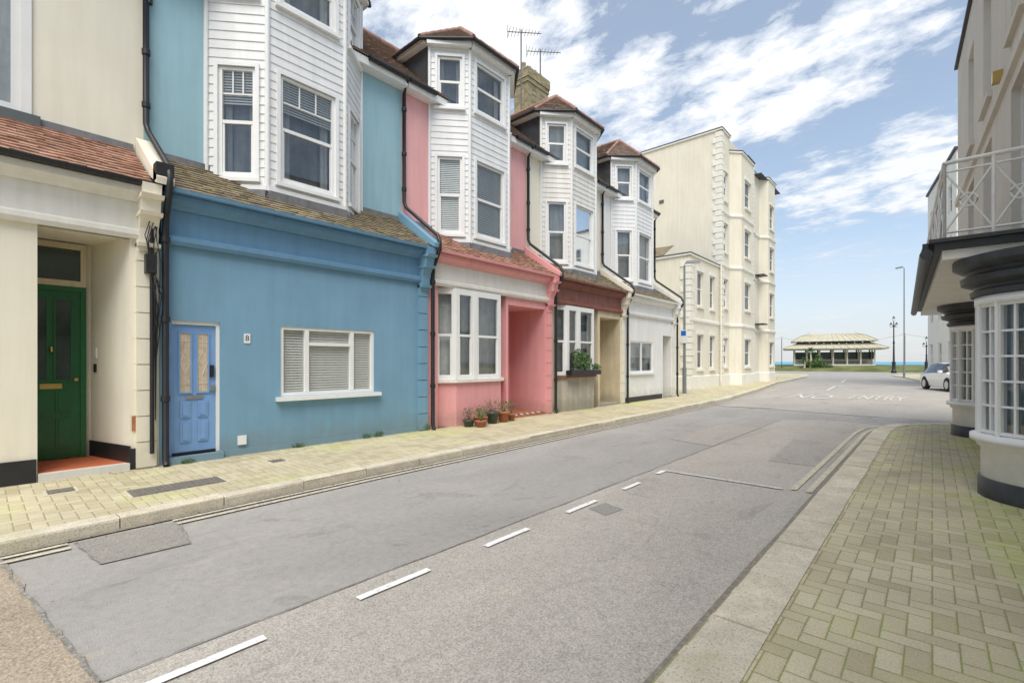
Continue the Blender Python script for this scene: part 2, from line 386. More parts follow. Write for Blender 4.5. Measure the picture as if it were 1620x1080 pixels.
    def finish(s):
        objs = []
        if not s.single:
            root = bpy.data.objects.new(s.name, None); root.location = s.loc; COL.objects.link(root)
        for k, (mat, vs, fs, sm) in s.parts.items():
            me = bpy.data.meshes.new(k); me.from_pydata([v-s.loc for v in vs], [], fs)
            me.polygons.foreach_set('use_smooth', sm)
            me.materials.append(M[mat])
            bm = bmesh.new(); bm.from_mesh(me); bmesh.ops.recalc_face_normals(bm, faces=bm.faces); bm.to_mesh(me); bm.free()
            nm = s.name if s.single else k
            o = bpy.data.objects.new(nm, me); COL.objects.link(o)
            if s.single: o.location = s.loc
            else: o.parent = root
            objs.append(o)
        return objs

def sheet(name, mat, outline, z):
    b = B(name, single=True); b.quad('x', mat, *[(x, y, z) for x, y in outline])
    o = b.finish()[0]
    if o.data.polygons[0].normal.z < 0: o.data.flip_normals()
    return o

# ------------------------------------------------------------------ ground
sheet('ground', 'asph3', [(-900, -400), (900, -400), (900, 125), (-900, 125)], -.02)
sheet('road', 'asph', [(-70, -30), (70, -30), (70, 88), (-70, 88)], 0)
def wob(p0, p1, n, a):
    out = []
    for i in range(n+1):
        t = i/n; out.append((p0[0]+(p1[0]-p0[0])*t+random.uniform(-a, a), p0[1]+(p1[1]-p0[1])*t+random.uniform(-a, a)))
    return out
sheet('road_surface_parking_side', 'asph2', wob((-3.0, .36), (-3.0, 14.2), 30, .012)+[(-2.2, 15.0), (-.9, 14.6), (-.9, .36)], .004)
sheet('road_surface_near_strip', 'asph4', [(-5.9, -9)]+wob((-5.75, .08), (-.9, .62), 24, .03)+[(-.9, -9)], .008)
sheet('road_patch', 'asph3', wob((-5.5, .55), (-4.75, .62), 4, .015)+wob((-4.72, 1.2), (-5.45, 1.3), 4, .015), .006)
sheet('road_patch', 'asph5', wob((-1.9, 8.2), (-1.15, 8.2), 4, .02)+wob((-1.1, 10.6), (-2.1, 10.9), 4, .03), .0075)
sheet('road_patch', 'asph5', wob((-3.9, 9.2), (-3.0, 8.9), 4, .02)+wob((-2.7, 12), (-3.9, 12.4), 4, .03), .0055)
sheet('road_patch', 'asph3', wob((-2.72, 4.25), (-2.45, 4.2), 3, .02)+wob((-2.4, 4.5), (-2.7, 4.55), 3, .02), .0078)
sheet('road_surface_junction', 'asph5', wob((-5.9, 17.5), (-1.0, 16.6), 16, .05)+[(40, 17), (40, 32.5)]+wob((.5, 32), (-6.9, 30), 14, .06), .0045)
def ribbon(name, mat, pts, w, z):
    b = B(name, single=True); vs = []; n = len(pts)
    for i, p in enumerate(pts):
        a = V(pts[max(i-1, 0)]); c = V(pts[min(i+1, n-1)]); d = (c-a).normalized(); nn = V((-d.y, d.x)); ww = w*(random.uniform(.8, 1.15) if 'seam' in name else 1)
        for sgn in (-1, 1): vs.append((p[0]+nn.x*ww/2*sgn, p[1]+nn.y*ww/2*sgn, z))
    b.add('x', mat, vs, [(2*i, 2*i+1, 2*i+3, 2*i+2) for i in range(n-1)]); b.finish()
ribbon('road_seam', 'seam', wob((-3.0, .4), (-3.0, 14), 60, .012), .014, .012)
ribbon('road_seam', 'seam', wob((-5.6, .09), (-1.0, .61), 40, .012), .02, .012)
ribbon('road_seam', 'seam', wob((-5.5, .55), (-4.75, .62), 8, .008)+wob((-4.72, 1.2), (-5.45, 1.3), 8, .008), .012, .0122)
ribbon('road_seam', 'seam', wob((-5.9, 17.5), (-1.0, 16.6), 24, .03), .04, .0122)

kerbL = [(-5.55, -12), (-5.58, 0), (-5.74, 3.5), (-5.84, 8), (-5.92, 13), (-6.15, 20), (-7.0, 28), (-8.3, 38), (-9.4, 54), (-10.2, 61), (-11.2, 64.5), (-14, 66), (-60, 67)]
sheet('pavement', 'pav', kerbL+[(-60, -12)], .10)
kerbR = [(-.95, -12), (-.95, 5), (-.95, 12.6), (-.88, 13.5), (-.62, 14.3), (-.1, 14.95), (.7, 15.3), (2.5, 15.5), (40, 16.5)]
sheet('pavement', 'pav', [(40, -12)]+kerbR, .10)
kerbF = [(40, 33), (4, 35), (1.2, 37), (-.3, 44), (-.9, 50), (-2.2, 60), (-3.3, 66), (-3.1, 68.2), (-1.5, 70), (3, 70.6), (60, 71)]
sheet('pavement', 'pav', kerbF+[(60, 33)], .10)
def kerb(pts, w, side, bl=.9):
    b = B('kerb', single=True)
    P = [V((x, y, 0)) for x, y in pts]
    for i in range(len(P)-1):
        a, c = P[i], P[i+1]; ln = (c-a).length; d = (c-a)/ln; nn = V((-d.y, d.x, 0))*side
        n = max(1, round(ln/bl)) if ln < 45 else 30
        for k in range(n):
            p = a+d*(ln*k/n+.005); q = a+d*(ln*(k+1)/n-.005); j = random.uniform(-.005, .005); sh = nn*random.uniform(-.008, .008)
            p = p+sh; q = q+sh
            zt = .112+j
            pr = [(0, -.01), (0, zt-.025), (.008, zt-.008), (.025, zt), (w, zt), (w, -.01)]
            n_ = len(pr); vs = [(p+nn*u).to_tuple()[:2]+(z,) for u, z in pr]+[(q+nn*u).to_tuple()[:2]+(z,) for u, z in pr]
            b.add('x', 'kerb', vs, [list(range(n_)), list(range(2*n_-1, n_-1, -1))]+[(t, (t+1) % n_, n_+(t+1) % n_, n_+t) for t in range(n_)])
    b.finish()
kerb(kerbL, .17, 1, .9); kerb(kerbR, .30, -1, .75); kerb(kerbF, .18, -1, .9)
ribbon('gutter_dark_seam', 'gut', [(x+.045, y) for x, y in kerbL[:9]], .08, .013)  # narrow mottled strip, darker and browner than the road, along each kerb
ribbon('gutter_dark_seam', 'gut', [(-.995, y*.8) for y in range(-10, 16)], .09, .0135)

def offs(pts, d):
    out = []; n = len(pts)
    for i, p in enumerate(pts):
        a = V(pts[max(i-1, 0)]); c = V(pts[min(i+1, n-1)]); t = (c-a).normalized(); out.append((p[0]+t.y*d, p[1]-t.x*d))
    return out
near = [(-5.57, -6), (-5.58, .05), (-5.6, .5)]
ll = [(-5.64, 1.25), (-5.74, 3.5), (-5.84, 8), (-5.92, 13), (-6.15, 20), (-7.0, 28), (-8.3, 38), (-9.4, 54)]
rr = [(-.95, 6.5), (-.95, 12.6), (-.88, 13.5), (-.62, 14.3), (-.1, 14.95), (.7, 15.3), (2.5, 15.5), (20, 16)]
for P_, o1, o2, mt, ww in ((near, .14, .27, 'yline', .05), (ll, .14, .27, 'yline', .05), (rr, -.14, -.30, 'yline2', .07)):
    ribbon('yellow_line', mt, offs(P_, o1), ww, .016); ribbon('yellow_line', mt, offs(P_, o2), ww, .016)
for a, c in ((-.6, -.05), (.52, 1.07), (1.64, 2.22), (2.81, 3.37), (3.99, 4.56), (5.17, 5.6)):
    ribbon('parking_bay_dash', 'wline', wob((-2.79, a), (-2.79, c), 4, .003), .06, .016)
ribbon('parking_bay_end_line', 'fline', wob((-2.85, 6.46), (-1.35, 6.46), 8, .004), .07, .016)
ribbon('parking_bay_end_line', 'wline', [(-2.83, 6.2), (-2.83, 6.42)], .07, .017)
for y0 in (15.4, 15.75):
    for k in range(7): ribbon('give_way_dash', 'fline', [(-.6+k*.62, y0+.05*k), (-.25+k*.62, y0+.05*k+.02)], .14, .016)
ribbon('junction_line', 'fline', [(-5.5, 17.2), (-3.9, 17.6)], .14, .016)
ribbon('centre_line', 'fline', [(-4.2, 30), (-4.6, 36)], .12, .016); ribbon('centre_line', 'fline', [(-5.0, 42), (-5.6, 50)], .12, .016)
ribbon('stop_line', 'fline', [(-9.2, 58), (-4, 60)], .3, .016)
b = B('leaf_litter', single=True)
for _ in range(420):
    y = random.uniform(.5, 16); x = -5.62-.02*y+random.expovariate(9) if random.random() < .6 else -8.02+random.expovariate(12)
    z = .018 if x > -5.9 else .106
    a = random.uniform(0, 6.28); sz = random.uniform(.006, .018); d = V((math.cos(a), math.sin(a), .1))*sz; e = V((-math.sin(a), math.cos(a), .2))*sz*.6; q = V((x, y, z))
    if -5.95 < x < -5.6 and z < .05: continue
    b.add('x', 'litter', [q-d, q+e, q+d, q-e], [(0, 1, 2, 3)])
b.finish()

def text(name, s, mat, size, mw, extrude=0):
    cu = bpy.data.curves.new(name, 'FONT'); cu.body = s; cu.size = size; cu.align_x = 'CENTER'; cu.align_y = 'CENTER'; cu.extrude = extrude
    o = bpy.data.objects.new(name, cu); me = bpy.data.meshes.new_from_object(o)
    bpy.data.objects.remove(o); o = bpy.data.objects.new(name, me); me.materials.clear(); me.materials.append(M[mat]); COL.objects.link(o)
    o.matrix_world = mw; return o
text('road_lettering', 'NO', 'fline', 1, Matrix.Translation((-4.0, 24.4, .017)) @ Matrix.Diagonal((1.0, 4.0, 1, 1)))
text('road_lettering', 'ENTRY', 'fline', 1, Matrix.Translation((-1.75, 25.4, .017)) @ Matrix.Diagonal((.62, 4.0, 1, 1)))

def cover(name, x, y, w, l, rot):
    b = B(name, (x, y, .1)); F = (V((x, y, 0)), V((math.cos(rot), math.sin(rot), 0)), V((math.sin(rot), -math.cos(rot), 0)), 1)
    b.fbox('surround', 'kerb', F, -w/2, w/2, -l/2, l/2, .09, .106)
    b.fbox('plate', 'iron', F, -w/2+.03, w/2-.03, -l/2+.03, l/2-.03, .1, .112)
    for i in range(int(l/.05)-1):
        n0 = -l/2+.05+i*.05
        b.fbox('ribs', 'iron', F, -w/2+.05, w/2-.05, n0, n0+.02, .112, .117)
    b.finish()
cover('manhole_cover', -6.55, 1.55, .42, .95, 0)
cover('manhole_cover', -7.3, .62, .28, .28, 0)
cover('manhole_cover', -7.15, 2.9, .25, .25, 0)

# ------------------------------------------------------------------ houses
YB = [-3.0, 1.68, 6.38, 10.78, 15.0, 19.3]
XF, XU, XB = -8.07, -9.0, -8.35
def house(i, cfg):
    y0, y1 = YB[i], YB[i+1]; c = cfg.get('c', (y0+y1)/2); b = B(cfg['name'], (XF, (y0+y1)/2, .1))
    up = cfg['up']; F = frame((XU, y0), (XU, y1)); tilem = cfg['tile']; clad = cfg['clad']
    hol = cfg.get('upholes', [])
    b.wall('upper_walls', up, F, 0, y1-y0, 4.3, 7.95, [h[:4] for h in hol])
    for h in hol:
        b.window(F, *h[:4], rec=.04, style='case', back='net', blind=0, nv=1, fw=.09)
        t = .1
        b.fbox('window_trim', 'upvc', F, h[0]-t, h[0], 0, .03, h[2], h[3]+t); b.fbox('window_trim', 'upvc', F, h[1], h[1]+t, 0, .03, h[2], h[3]+t)
        b.fbox('sills', 'sill', F, h[0]-.18, h[1]+.18, 0, .1, h[2]-.14, h[2]-.005)
    b.box('rear_walls', up, -15.5, -9.4, y0+.01, y1-.01, 3.3, 7.9); b.box('rear_walls_lower', up, -15.5, -10.4, y0+.01, y1-.01, 0, 3.29)
    for yy in (y0+.012, y1-.012): b.quad('party_walls', up, (-9.4, yy, .1), (XU-.001, yy, .1), (XU-.001, yy, 7.9), (-9.4, yy, 7.9))
    b.quad('ground_ceiling', 'white', (-10.4, y0+.02, 3.26), (-10.4, y1-.02, 3.26), (XF-.11, y1-.02, 3.26), (XF-.11, y0+.02, 3.26))
    A, Bq, C, D = (-7.80, y0+.13, 3.93), (-7.80, y1-.13, 3.93), (XU, y1-.13, 4.72), (XU, y0+.13, 4.72)
    b.tiles('lean_to_roof', cfg['lt'], A, Bq, C, D, .165, .12)
    b.box('lean_to_flashing', 'lead', XU, XU+.05, y0+.13, y1-.13, 4.70, 4.80)
    fas, tr = cfg['fascia'], cfg['trim']
    b.prism('cornice', tr, [(XF-.1, 3.2), (XF+.07, 3.2), (XF+.10, 3.25), (XF+.10, 3.31), (XF+.04, 3.34), (XF+.04, 3.36), (XF-.1, 3.36)], y0+.02, y1-.02)
    b.prism('fascia', fas, [(XF-.1, 3.361), (XF+.025, 3.361), (XF+.025, 3.70), (XF-.1, 3.70)], y0+.02, y1-.02)
    b.prism('cornice_top', cfg.get('trim2', tr), [(XF-.1, 3.701), (XF+.06, 3.701), (XF+.09, 3.74), (XF+.17, 3.79), (XF+.20, 3.80), (XF+.20, 3.88), (XF-.1, 3.91)], y0+.02, y1-.02)
    b.prism('eaves_gutter', cfg.get('gut', tr), [(-7.86, 3.885), (-7.77, 3.885), (-7.76, 3.935), (-7.86, 3.935)], y0+.02, y1-.02)
    yc = y1
    b.prism('party_coping', cfg['cop'], [(-7.72, 3.93), (-7.70, 4.02), (-8.97, 4.92), (-8.97, 4.55)], yc-.10, yc+.10)
    b.prism('corbel', cfg['cop'], [(XF, 3.0), (XF+.10, 3.05), (XF+.13, 3.35), (XF+.24, 3.55), (XF+.29, 3.75), (XF+.32, 3.92), (XF, 3.92)], yc-.24, yc-.03)
    for q in (3.1, 3.5, 3.72): b.prism('corbel_bands', cfg['cop'], [(XF, q), (XF+.15+(q-3.1)*.3, q), (XF+.17+(q-3.1)*.32, q+.05), (XF, q+.05)], yc-.26, yc-.01)
    z = .12
    while z < 2.95:
        b.box('pilaster', cfg['cop'], XF, XF+.07, yc-.26, yc-.04, z, z+.335); z += .35
    b.box('pilaster', cfg['cop'], XF-.02, XF+.045, yc-.25, yc-.05, .1, 3.1)
    b.tiles('main_roof', tilem, (-8.72, y0, 7.86), (-8.72, y1, 7.86), (-12, y1, 10.8), (-12, y0, 10.8), .2, .15)
    b.quad('main_roof_rear', 'tile_brown', (-12, y0, 10.8), (-12, y1, 10.8), (-15.5, y1, 7.6), (-15.5, y0, 7.6))
    b.quad('roof_gable', up, (-9, y0+.02, 7.9), (-15.4, y0+.02, 7.6), (-12, y0+.02, 10.75)); b.quad('roof_gable', up, (-9, y1-.02, 7.9), (-15.4, y1-.02, 7.6), (-12, y1-.02, 10.75))
    b.box('soffit', 'upvc', XU, -8.74, y0+.01, y1-.01, 7.68, 7.84)
    for ya, yb in ((y0, c-1.42), (c+1.42, y1)):
        b.tube('roof_gutter', 'black', [(-8.69, ya+.02, 7.83), (-8.69, yb-.02, 7.83)], .055)
    yy = y0
    while yy < y1-.05:
        b.tube('ridge_tiles', 'ridge', [(-12, yy, 10.82), (-12, min(yy+.44, y1), 10.83)], .11, 6); yy += .45
    pl = [(XU, c-1.42), (XB, c-.7), (XB, c+.7), (XU, c+1.42)]
    for k in range(3):
        G = frame(pl[k], pl[k+1]); W = G[3]
        wu = (.2, W-.2) if k == 1 else (.2, W-.18)
        H = [(wu[0], wu[1], 4.62, 6.46), (wu[0], wu[1], 7.66, 8.86)]
        b.wall('bay_cladding', clad, G, 0, W, 4.2, 9.2, H, .07, 0, .15)
        for q, h in enumerate(H):
            st = cfg.get('blinds', (0, 0))[q]
            b.window(G, *h, rec=.03, style=cfg.get('sash', 'sash'), back=cfg.get('back', 'room'), blind=st if k != 2 else 0)
            a_, b_, c_, d_ = h
            t = .06
            b.fbox('window_trim', 'upvc', G, a_-t, a_, 0, .045, c_-.02, d_+t); b.fbox('window_trim', 'upvc', G, b_, b_+t, 0, .045, c_-.02, d_+t)
            b.fbox('window_trim', 'upvc', G, a_, b_, 0, .043, d_, d_+t); b.fbox('window_trim', 'upvc', G, a_-t-.02, b_+t+.02, 0, .08, c_-.08, c_-.021)
        b.fbox('bay_skirt', 'lead', G, 0.0, W, .03, .10, 4.1, 4.40)
        b.fbox('bay_bands', 'upvc', G, 0.0, W, .026, .05, 4.405, 4.49)
        b.fbox('bay_eaves', 'upvc', G, -.04, W+.04, .0, .16, 9.06, 9.2)
    for k in (1, 2):
        b.tube('bay_corner_trim', 'upvc', [(pl[k][0], pl[k][1], 4.41), (pl[k][0], pl[k][1], 9.05)], .045, 6)
    for yy in (c-1.42, c+1.42): b.tube('bay_corner_trim', 'upvc', [(XU+.02, yy, 4.5), (XU+.02, yy, 9.05)], .04, 6)
    for sg in (-1, 1):
        yy = c+sg*1.42
        b.tiles('dormer_cheeks', cfg['hang'], (XU, yy, 7.9), (-11.6, yy, 7.9), (-11.6, yy, 9.2), (XU, yy, 9.2), .17, .1, .02)
        b.box('dormer_walls', 'anth', -11.6, XU-.02, min(yy, yy-sg*.1), max(yy, yy-sg*.1), 7.5, 9.19)
        b.box('dormer_eaves', 'upvc', -11.8, XU, min(yy, yy+sg*.16), max(yy, yy+sg*.16), 9.1, 9.2)
    o = .24; pk = V((-9.45, c, 10.42)); ez = 9.2
    E = [V((-11.9, c-1.42-o, ez)), V((XU-.05, c-1.42-o, ez)), V((XB+o, c-.7-.10, ez)), V((XB+o, c+.7+.10, ez)), V((XU-.05, c+1.42+o, ez)), V((-11.9, c+1.42+o, ez))]
    bk = V((-12.3, c, 10.42))
    b.tiles('turret_roof', tilem, E[0], E[1], pk, bk, .18, .12)
    for k in (1, 2, 3): b.tiles('turret_roof', tilem, E[k], E[k+1], pk, pk, .18, .12)
    b.tiles('turret_roof', tilem, E[4], E[5], bk, pk, .18, .12)
    for k in (1, 2, 3, 4):
        n = 6
        for j in range(n): b.tube('hip_tiles', 'ridge', [E[k].lerp(pk, j/n)+V((0, 0, .02)), E[k].lerp(pk, (j+.97)/n)+V((0, 0, .035))], .06, 6)
    for j in range(7): b.tube('hip_tiles', 'ridge', [pk.lerp(bk, j/7)+V((0, 0, .02)), pk.lerp(bk, (j+.97)/7)+V((0, 0, .035))], .07, 6)
    for k in range(0, 4): b.tube('turret_gutter', 'black', [E[k]+V((0, 0, -.02)), E[k+1]+V((0, 0, -.02))], .045, 6)
    b.quad('turret_soffit', 'upvc', *[(e.x, e.y, ez-.005) for e in E])
    px, py = -8.93, y1+.02
    b.tube('drainpipe', 'black', [(-8.72, py-.05, 7.8), (px, py, 7.6), (px, py, 5.15), (px+.05, py+.02, 5.02), (-7.78, py+.03, 4.2), (-7.72, py+.03, 4.05), (-7.72, py+.03, 3.9), (-7.93, py+.03, 3.55), (-7.95, py+.03, 3.4), (-7.95, py+.03, .2), (-7.9, py+.03, .12)], .042)
    for z in (3.2, 2.1, 1.0): b.tube('pipe_collars', 'black', [(-7.95, py+.03, z), (-7.95, py+.03, z+.08)], .056)
    for z in (7.2, 6.2, 5.4): b.tube('pipe_collars', 'black', [(px, py, z), (px, py, z+.08)], .056)
    cfg['ground'](b, y0, y1)
    return b

def panel_door(b, F, u0, u1, z0, z1, mat, glass, lead=False):
    h = z1-z0; s = .1
    b.fbox('door_leaf', mat, F, u0, u1, -.04, 0, z0, z1)
    m = (u0+u1)/2
    for a, c in ((u0+s, m-s*.45), (m+s*.45, u1-s)):
        g0, g1 = z0+h*.47, z1-.12
        for fr in ((a-.02, a), (c, c+.02)): b.fbox('door_mouldings', mat, F, fr[0], fr[1], 0, .02, g0-.02, g1+.02)
        b.fbox('door_mouldings', mat, F, a, c, 0, .02, g0-.02, g0); b.fbox('door_mouldings', mat, F, a, c, 0, .02, g1, g1+.02)
        b.fbox('door_glass', glass, F, a, c, -.0, .006, g0, g1)
        if lead:
            cx = (a+c)/2; cz = (g0+g1)/2; hh = .17
            pts = [(a, cz), (cx, cz+hh), (c, cz), (cx, cz-hh), (a, cz)]
            for k in range(4): b.tube('door_leading', 'bulb', [fp(F, pts[k][0], .01, pts[k][1]), fp(F, pts[k+1][0], .01, pts[k+1][1])], .004, 4)
            for zz0, zz1 in ((cz+hh, g1), (g0, cz-hh)): b.tube('door_leading', 'bulb', [fp(F, cx, .01, zz0), fp(F, cx, .01, zz1)], .003, 4)
            for zz in (g0+.12, g1-.12): b.tube('door_leading', 'bulb', [fp(F, a, .01, zz), fp(F, c, .01, zz)], .003, 4)
        for q0, q1 in ((z0+.14, z0+h*.24), (z0+h*.27, z0+h*.40)):
            b.fbox('door_mouldings', mat, F, a, c, 0, .018, q0, q1); b.fbox('door_mouldings', mat, F, a+.03, c-.03, .018, .028, q0+.03, q1-.03)
    b.fbox('letterbox', 'metal' if lead else 'brass', F, m-.11, m+.11, 0, .02, z0+h*.415, z0+h*.445)

def ground_blue(b, y0, y1):
    F = frame((XF, y0), (XF, y1)); H = [(1.79-y0, 2.44-y0, .2, 2.14), (3.33-y0, 5.09-y0, .97, 2.14)]
    b.wall('ground_floor_walls', 'blue', F, 0, y1-y0, .1, 3.2, H, .14)
    b.fbox('step', 'blue', F, 1.75-y0, 2.46-y0, -.14, .1, .1, .2)
    d = H[0]
    for u0, u1 in ((d[0], d[0]+.045), (d[1]-.045, d[1])): b.fbox('door_frame', 'upvc' if u1 > .5 else 'bdoor', F, u0, u1, -.11, -.03, .2, 2.14)
    b.fbox('door_frame', 'upvc', F, d[0]+.045, d[1]-.045, -.11, -.03, 2.09, 2.14)
    G = (F[0]+F[2]*(-.065), F[1], F[2], 1)
    panel_door(b, G, d[0]+.05, d[1]-.05, .24, 2.085, 'bdoor', 'amber', True)
    b.fbox('door_threshold', 'black', F, d[0]+.05, d[1]-.05, -.13, -.04, .2, .24)
    b.fbox('door_lock', 'black', G, d[1]-.12, d[1]-.075, 0, .04, 1.32, 1.5); b.fbox('door_lock', 'metal', G, d[1]-.13, d[1]-.07, 0, .05, 1.12, 1.2)
    w = H[1]; m1, m2 = w[0]+.45, w[0]+1.3
    b.window(F, w[0], w[1], w[2], w[3], .05, 'case', 'net', 1.0)
    for m in (m1, m2): b.fbox('window_frames', 'upvc', F, m-.035, m+.035, -.09, -.015, w[2]+.06, w[3]-.055)
    b.fbox('window_frames', 'upvc', F, m1+.036, m2-.036, -.09, -.017, 1.83, 1.89)
    b.fbox('sill', 'upvc', F, w[0]-.08, w[1]+.1, 0, .10, .90, .965)
    b.fbox('number_plate', 'upvc', F, 2.77-y0, 2.86-y0, 0, .012, 1.84, 1.99)
    b.fbox('air_vent', 'upvc', F, 2.68-y0, 2.8-y0, 0, .03, .26, .40)
    b.fbox('wall_base', 'blue', F, 2.5-y0, y1-y0-.3, 0, .02, .1, .2)
def bay_ground(b, y0, sillc, backs, lower):
    pl = [(-8.24, y0+.30), (-7.98, y0+.74), (-7.98, y0+2.2), (-8.24, y0+2.5)]
    for k in range(3):
        G = frame(pl[k], pl[k+1]); W = G[3]
        h = (.05, W-.05, 1.16, 3.12)
        b.wall('ground_bay_walls', lower, G, 0, W, .1, 1.08, (), 0)
        b.fbox('ground_bay_sill', sillc, G, -.03, W+.03, -.08, .07, 1.081, 1.15)
        b.wall('ground_bay_posts', 'upvc', G, 0, W, 1.15, 3.2, [h], .05)
        if k == 1:
            b.window(G, .05, W*.36, h[2], h[3], .03, 'sash', backs); b.window(G, W*.44, W-.05, h[2], h[3], .03, 'sash', backs)
            b.fbox('ground_bay_posts', 'upvc', G, W*.36, W*.44, -.08, .01, h[2], h[3])
        else: b.window(G, *h, .03, 'sash', backs)
def porch(b, ya, yb, dep, top, inm, floor, fl=.16):
    X = XF-dep; ya -= .004; yb += .004; top += .004
    b.quad('porch_walls', inm, (XF-.01, ya, .1), (X, ya, .1), (X, ya, top), (XF-.01, ya, top)); b.quad('porch_walls', inm, (XF-.01, yb, .1), (X, yb, .1), (X, yb, top), (XF-.01, yb, top))
    b.quad('porch_walls', inm, (X, ya, .1), (X, yb, .1), (X, yb, top), (X, ya, top)); b.quad('porch_ceiling', inm, (X, ya, top), (X, yb, top), (XF-.01, yb, top), (XF-.01, ya, top))
    b.box('porch_floor', floor, X, XF+.04, ya+.01, yb-.01, .1, fl)
def ground_pink(b, y0, y1):
    F = frame((XF, y0), (XF, y1)); L_ = y1-y0
    b.wall('ground_floor_walls', 'pink', F, 0, L_, .1, 3.2, [(.28, 2.5, .1, 3.2), (2.58, L_-.30, .1, 3.0)], .2)
    bay_ground(b, y0, 'offwhite', 'net', 'pink')
    porch(b, y0+2.58, y1-.30, 1.3, 3.0, 'pink', 'terracotta')
    G = frame((XF-1.3, y0+2.6), (XF-1.3, y1-.3)); panel_door(b, (G[0]+G[2]*.05, G[1], G[2], 1), .2, 1.0, .18, 2.2, 'offwhite', 'darkglass')
    for i in range(12):
        for j in range(2):
            b.box('step_tiles', 'tread' if (i+j) % 2 else 'black', XF-.17+j*.1, XF-.075+j*.1, y0+2.6+i*.118, y0+2.71+i*.118, .16, .166)
def ground_brown(b, y0, y1):
    F = frame((XF, y0), (XF, y1)); L_ = y1-y0
    b.wall('ground_floor_walls', 'beige', F, 0, L_, .1, 3.2, [(.2, 2.5, .1, 3.2), (2.62, L_-.3, .1, 3.0)], .2)
    bay_ground(b, y0-.08, 'brown', 'room', 'concrete')
    porch(b, y0+2.62, y1-.3, .75, 3.0, 'beige', 'concrete')
    G = frame((XF-.75, y0+2.7), (XF-.75, y1-.4)); panel_door(b, (G[0]+G[2]*.05, G[1], G[2], 1), .1, 1.0, .18, 2.2, 'beige', 'darkglass')
def ground_white(b, y0, y1):
    F = frame((XF, y0), (XF, y1)); L_ = y1-y0
    b.wall('ground_floor_walls', 'white', F, 0, L_, .1, 3.2, [(.46, 2.3, 1.15, 2.3), (3.2, L_-.3, .1, 2.6)], .15)
    b.window(F, .46, 2.3, 1.15, 2.3, .05, 'case', 'net', .5, nv=1)
    b.fbox('sill', 'upvc', F, .4, 2.36, 0, .08, 1.08, 1.14)
    porch(b, y0+3.2, y1-.3, .8, 2.6, 'white', 'concrete')
    b.fbox('wall_base', 'black', F, .05, 3.1, 0, .02, .1, .28)
def ground_cream(b, y0, y1):
    F = frame((XF, y0), (XF, y1)); L_ = y1-y0
    a, e = .48-y0, 1.36-y0
    b.wall('ground_floor_walls', 'cream', F, 0, L_, .1, 3.2, [(a, e, .1, 3.2)], .05)
    b.fbox('plinth', 'black', F, 0, a-.01, 0, .025, .1, .38)
    X = -9.1; ft = .2; top = 3.22
    b.quad('porch_walls', 'cream', (XF, .48, .1), (X, .1, .1), (X, .1, top), (XF, .48, top))
    Gs = frame((X, 1.09), (XF, 1.36))
    b.wall('porch_walls', 'cream', Gs, 0, Gs[3], .1, top)
    b.fbox('porch_plinth', 'black', Gs, 0, Gs[3]+.02, 0, .02, .1, .42)
    b.box('plinth', 'black', XF, XF+.02, 1.36, 1.60, .1, .38)
    b.quad('porch_ceiling', 'cream', (X, .1, top), (X, 1.1, top), (XF, 1.36, top), (XF, .48, top))
    b.quad('porch_walls', 'cream', (X-.005, .0, .1), (X-.005, 1.2, .1), (X-.005, 1.2, top), (X-.005, .0, top))
    b.hexa('porch_floor', 'redtile', [(X, .1, .1), (XF-.05, .49, .1), (XF-.05, 1.35, .1), (X, 1.1, .1), (X, .1, ft), (XF-.05, .49, ft), (XF-.05, 1.35, ft), (X, 1.1, ft)])
    b.box('porch_step', 'offwhite', XF-.05, XF+.04, .485, 1.355, .1, ft-.005)
    G = frame((X, .1), (X, 1.1)); G = (G[0]+G[2]*.06, G[1], G[2], 1)
    b.fbox('door_frame', 'green', G, .87, .93, -.05, .03, ft, 2.6); b.fbox('door_frame', 'green', G, .02, .87, -.05, .03, 2.53, 2.6)
    panel_door(b, G, .27, .87, ft+.02, 2.53, 'green', 'darkglass'); b.fbox('door_frame', 'green', G, .02, .27, -.05, .01, ft, 2.53)
    b.fbox('fanlight_frame', 'beige', G, .02, .93, -.05, .03, 2.601, 2.68); b.fbox('fanlight_frame', 'beige', G, .02, .93, -.05, .03, 3.12, 3.2)
    b.fbox('fanlight_frame', 'beige', G, .87, .93, -.05, .03, 2.68, 3.12); b.fbox('fanlight_frame', 'beige', G, .02, .07, -.05, .03, 2.68, 3.12)
    b.fbox('fanlight_glass', 'darkglass', G, .07, .87, -.02, 0, 2.68, 3.12)
    b.tube('door_knocker', 'brass', [fp(G, .57, .03, 1.75), fp(G, .57, .05, 1.68)], .02); b.tube('door_knob', 'brass', [fp(G, .82, .0, 1.3), fp(G, .82, .06, 1.3)], .025)
    b.fbox('doorbell', 'black', Gs, .12, .17, 0, .02, 1.4, 1.52); b.fbox('doorbell', 'upvc', Gs, .11, .18, 0, .015, 1.6, 1.75)
    b.box('air_brick', 'terracotta', XF, XF+.02, 1.38, 1.56, .62, .82)

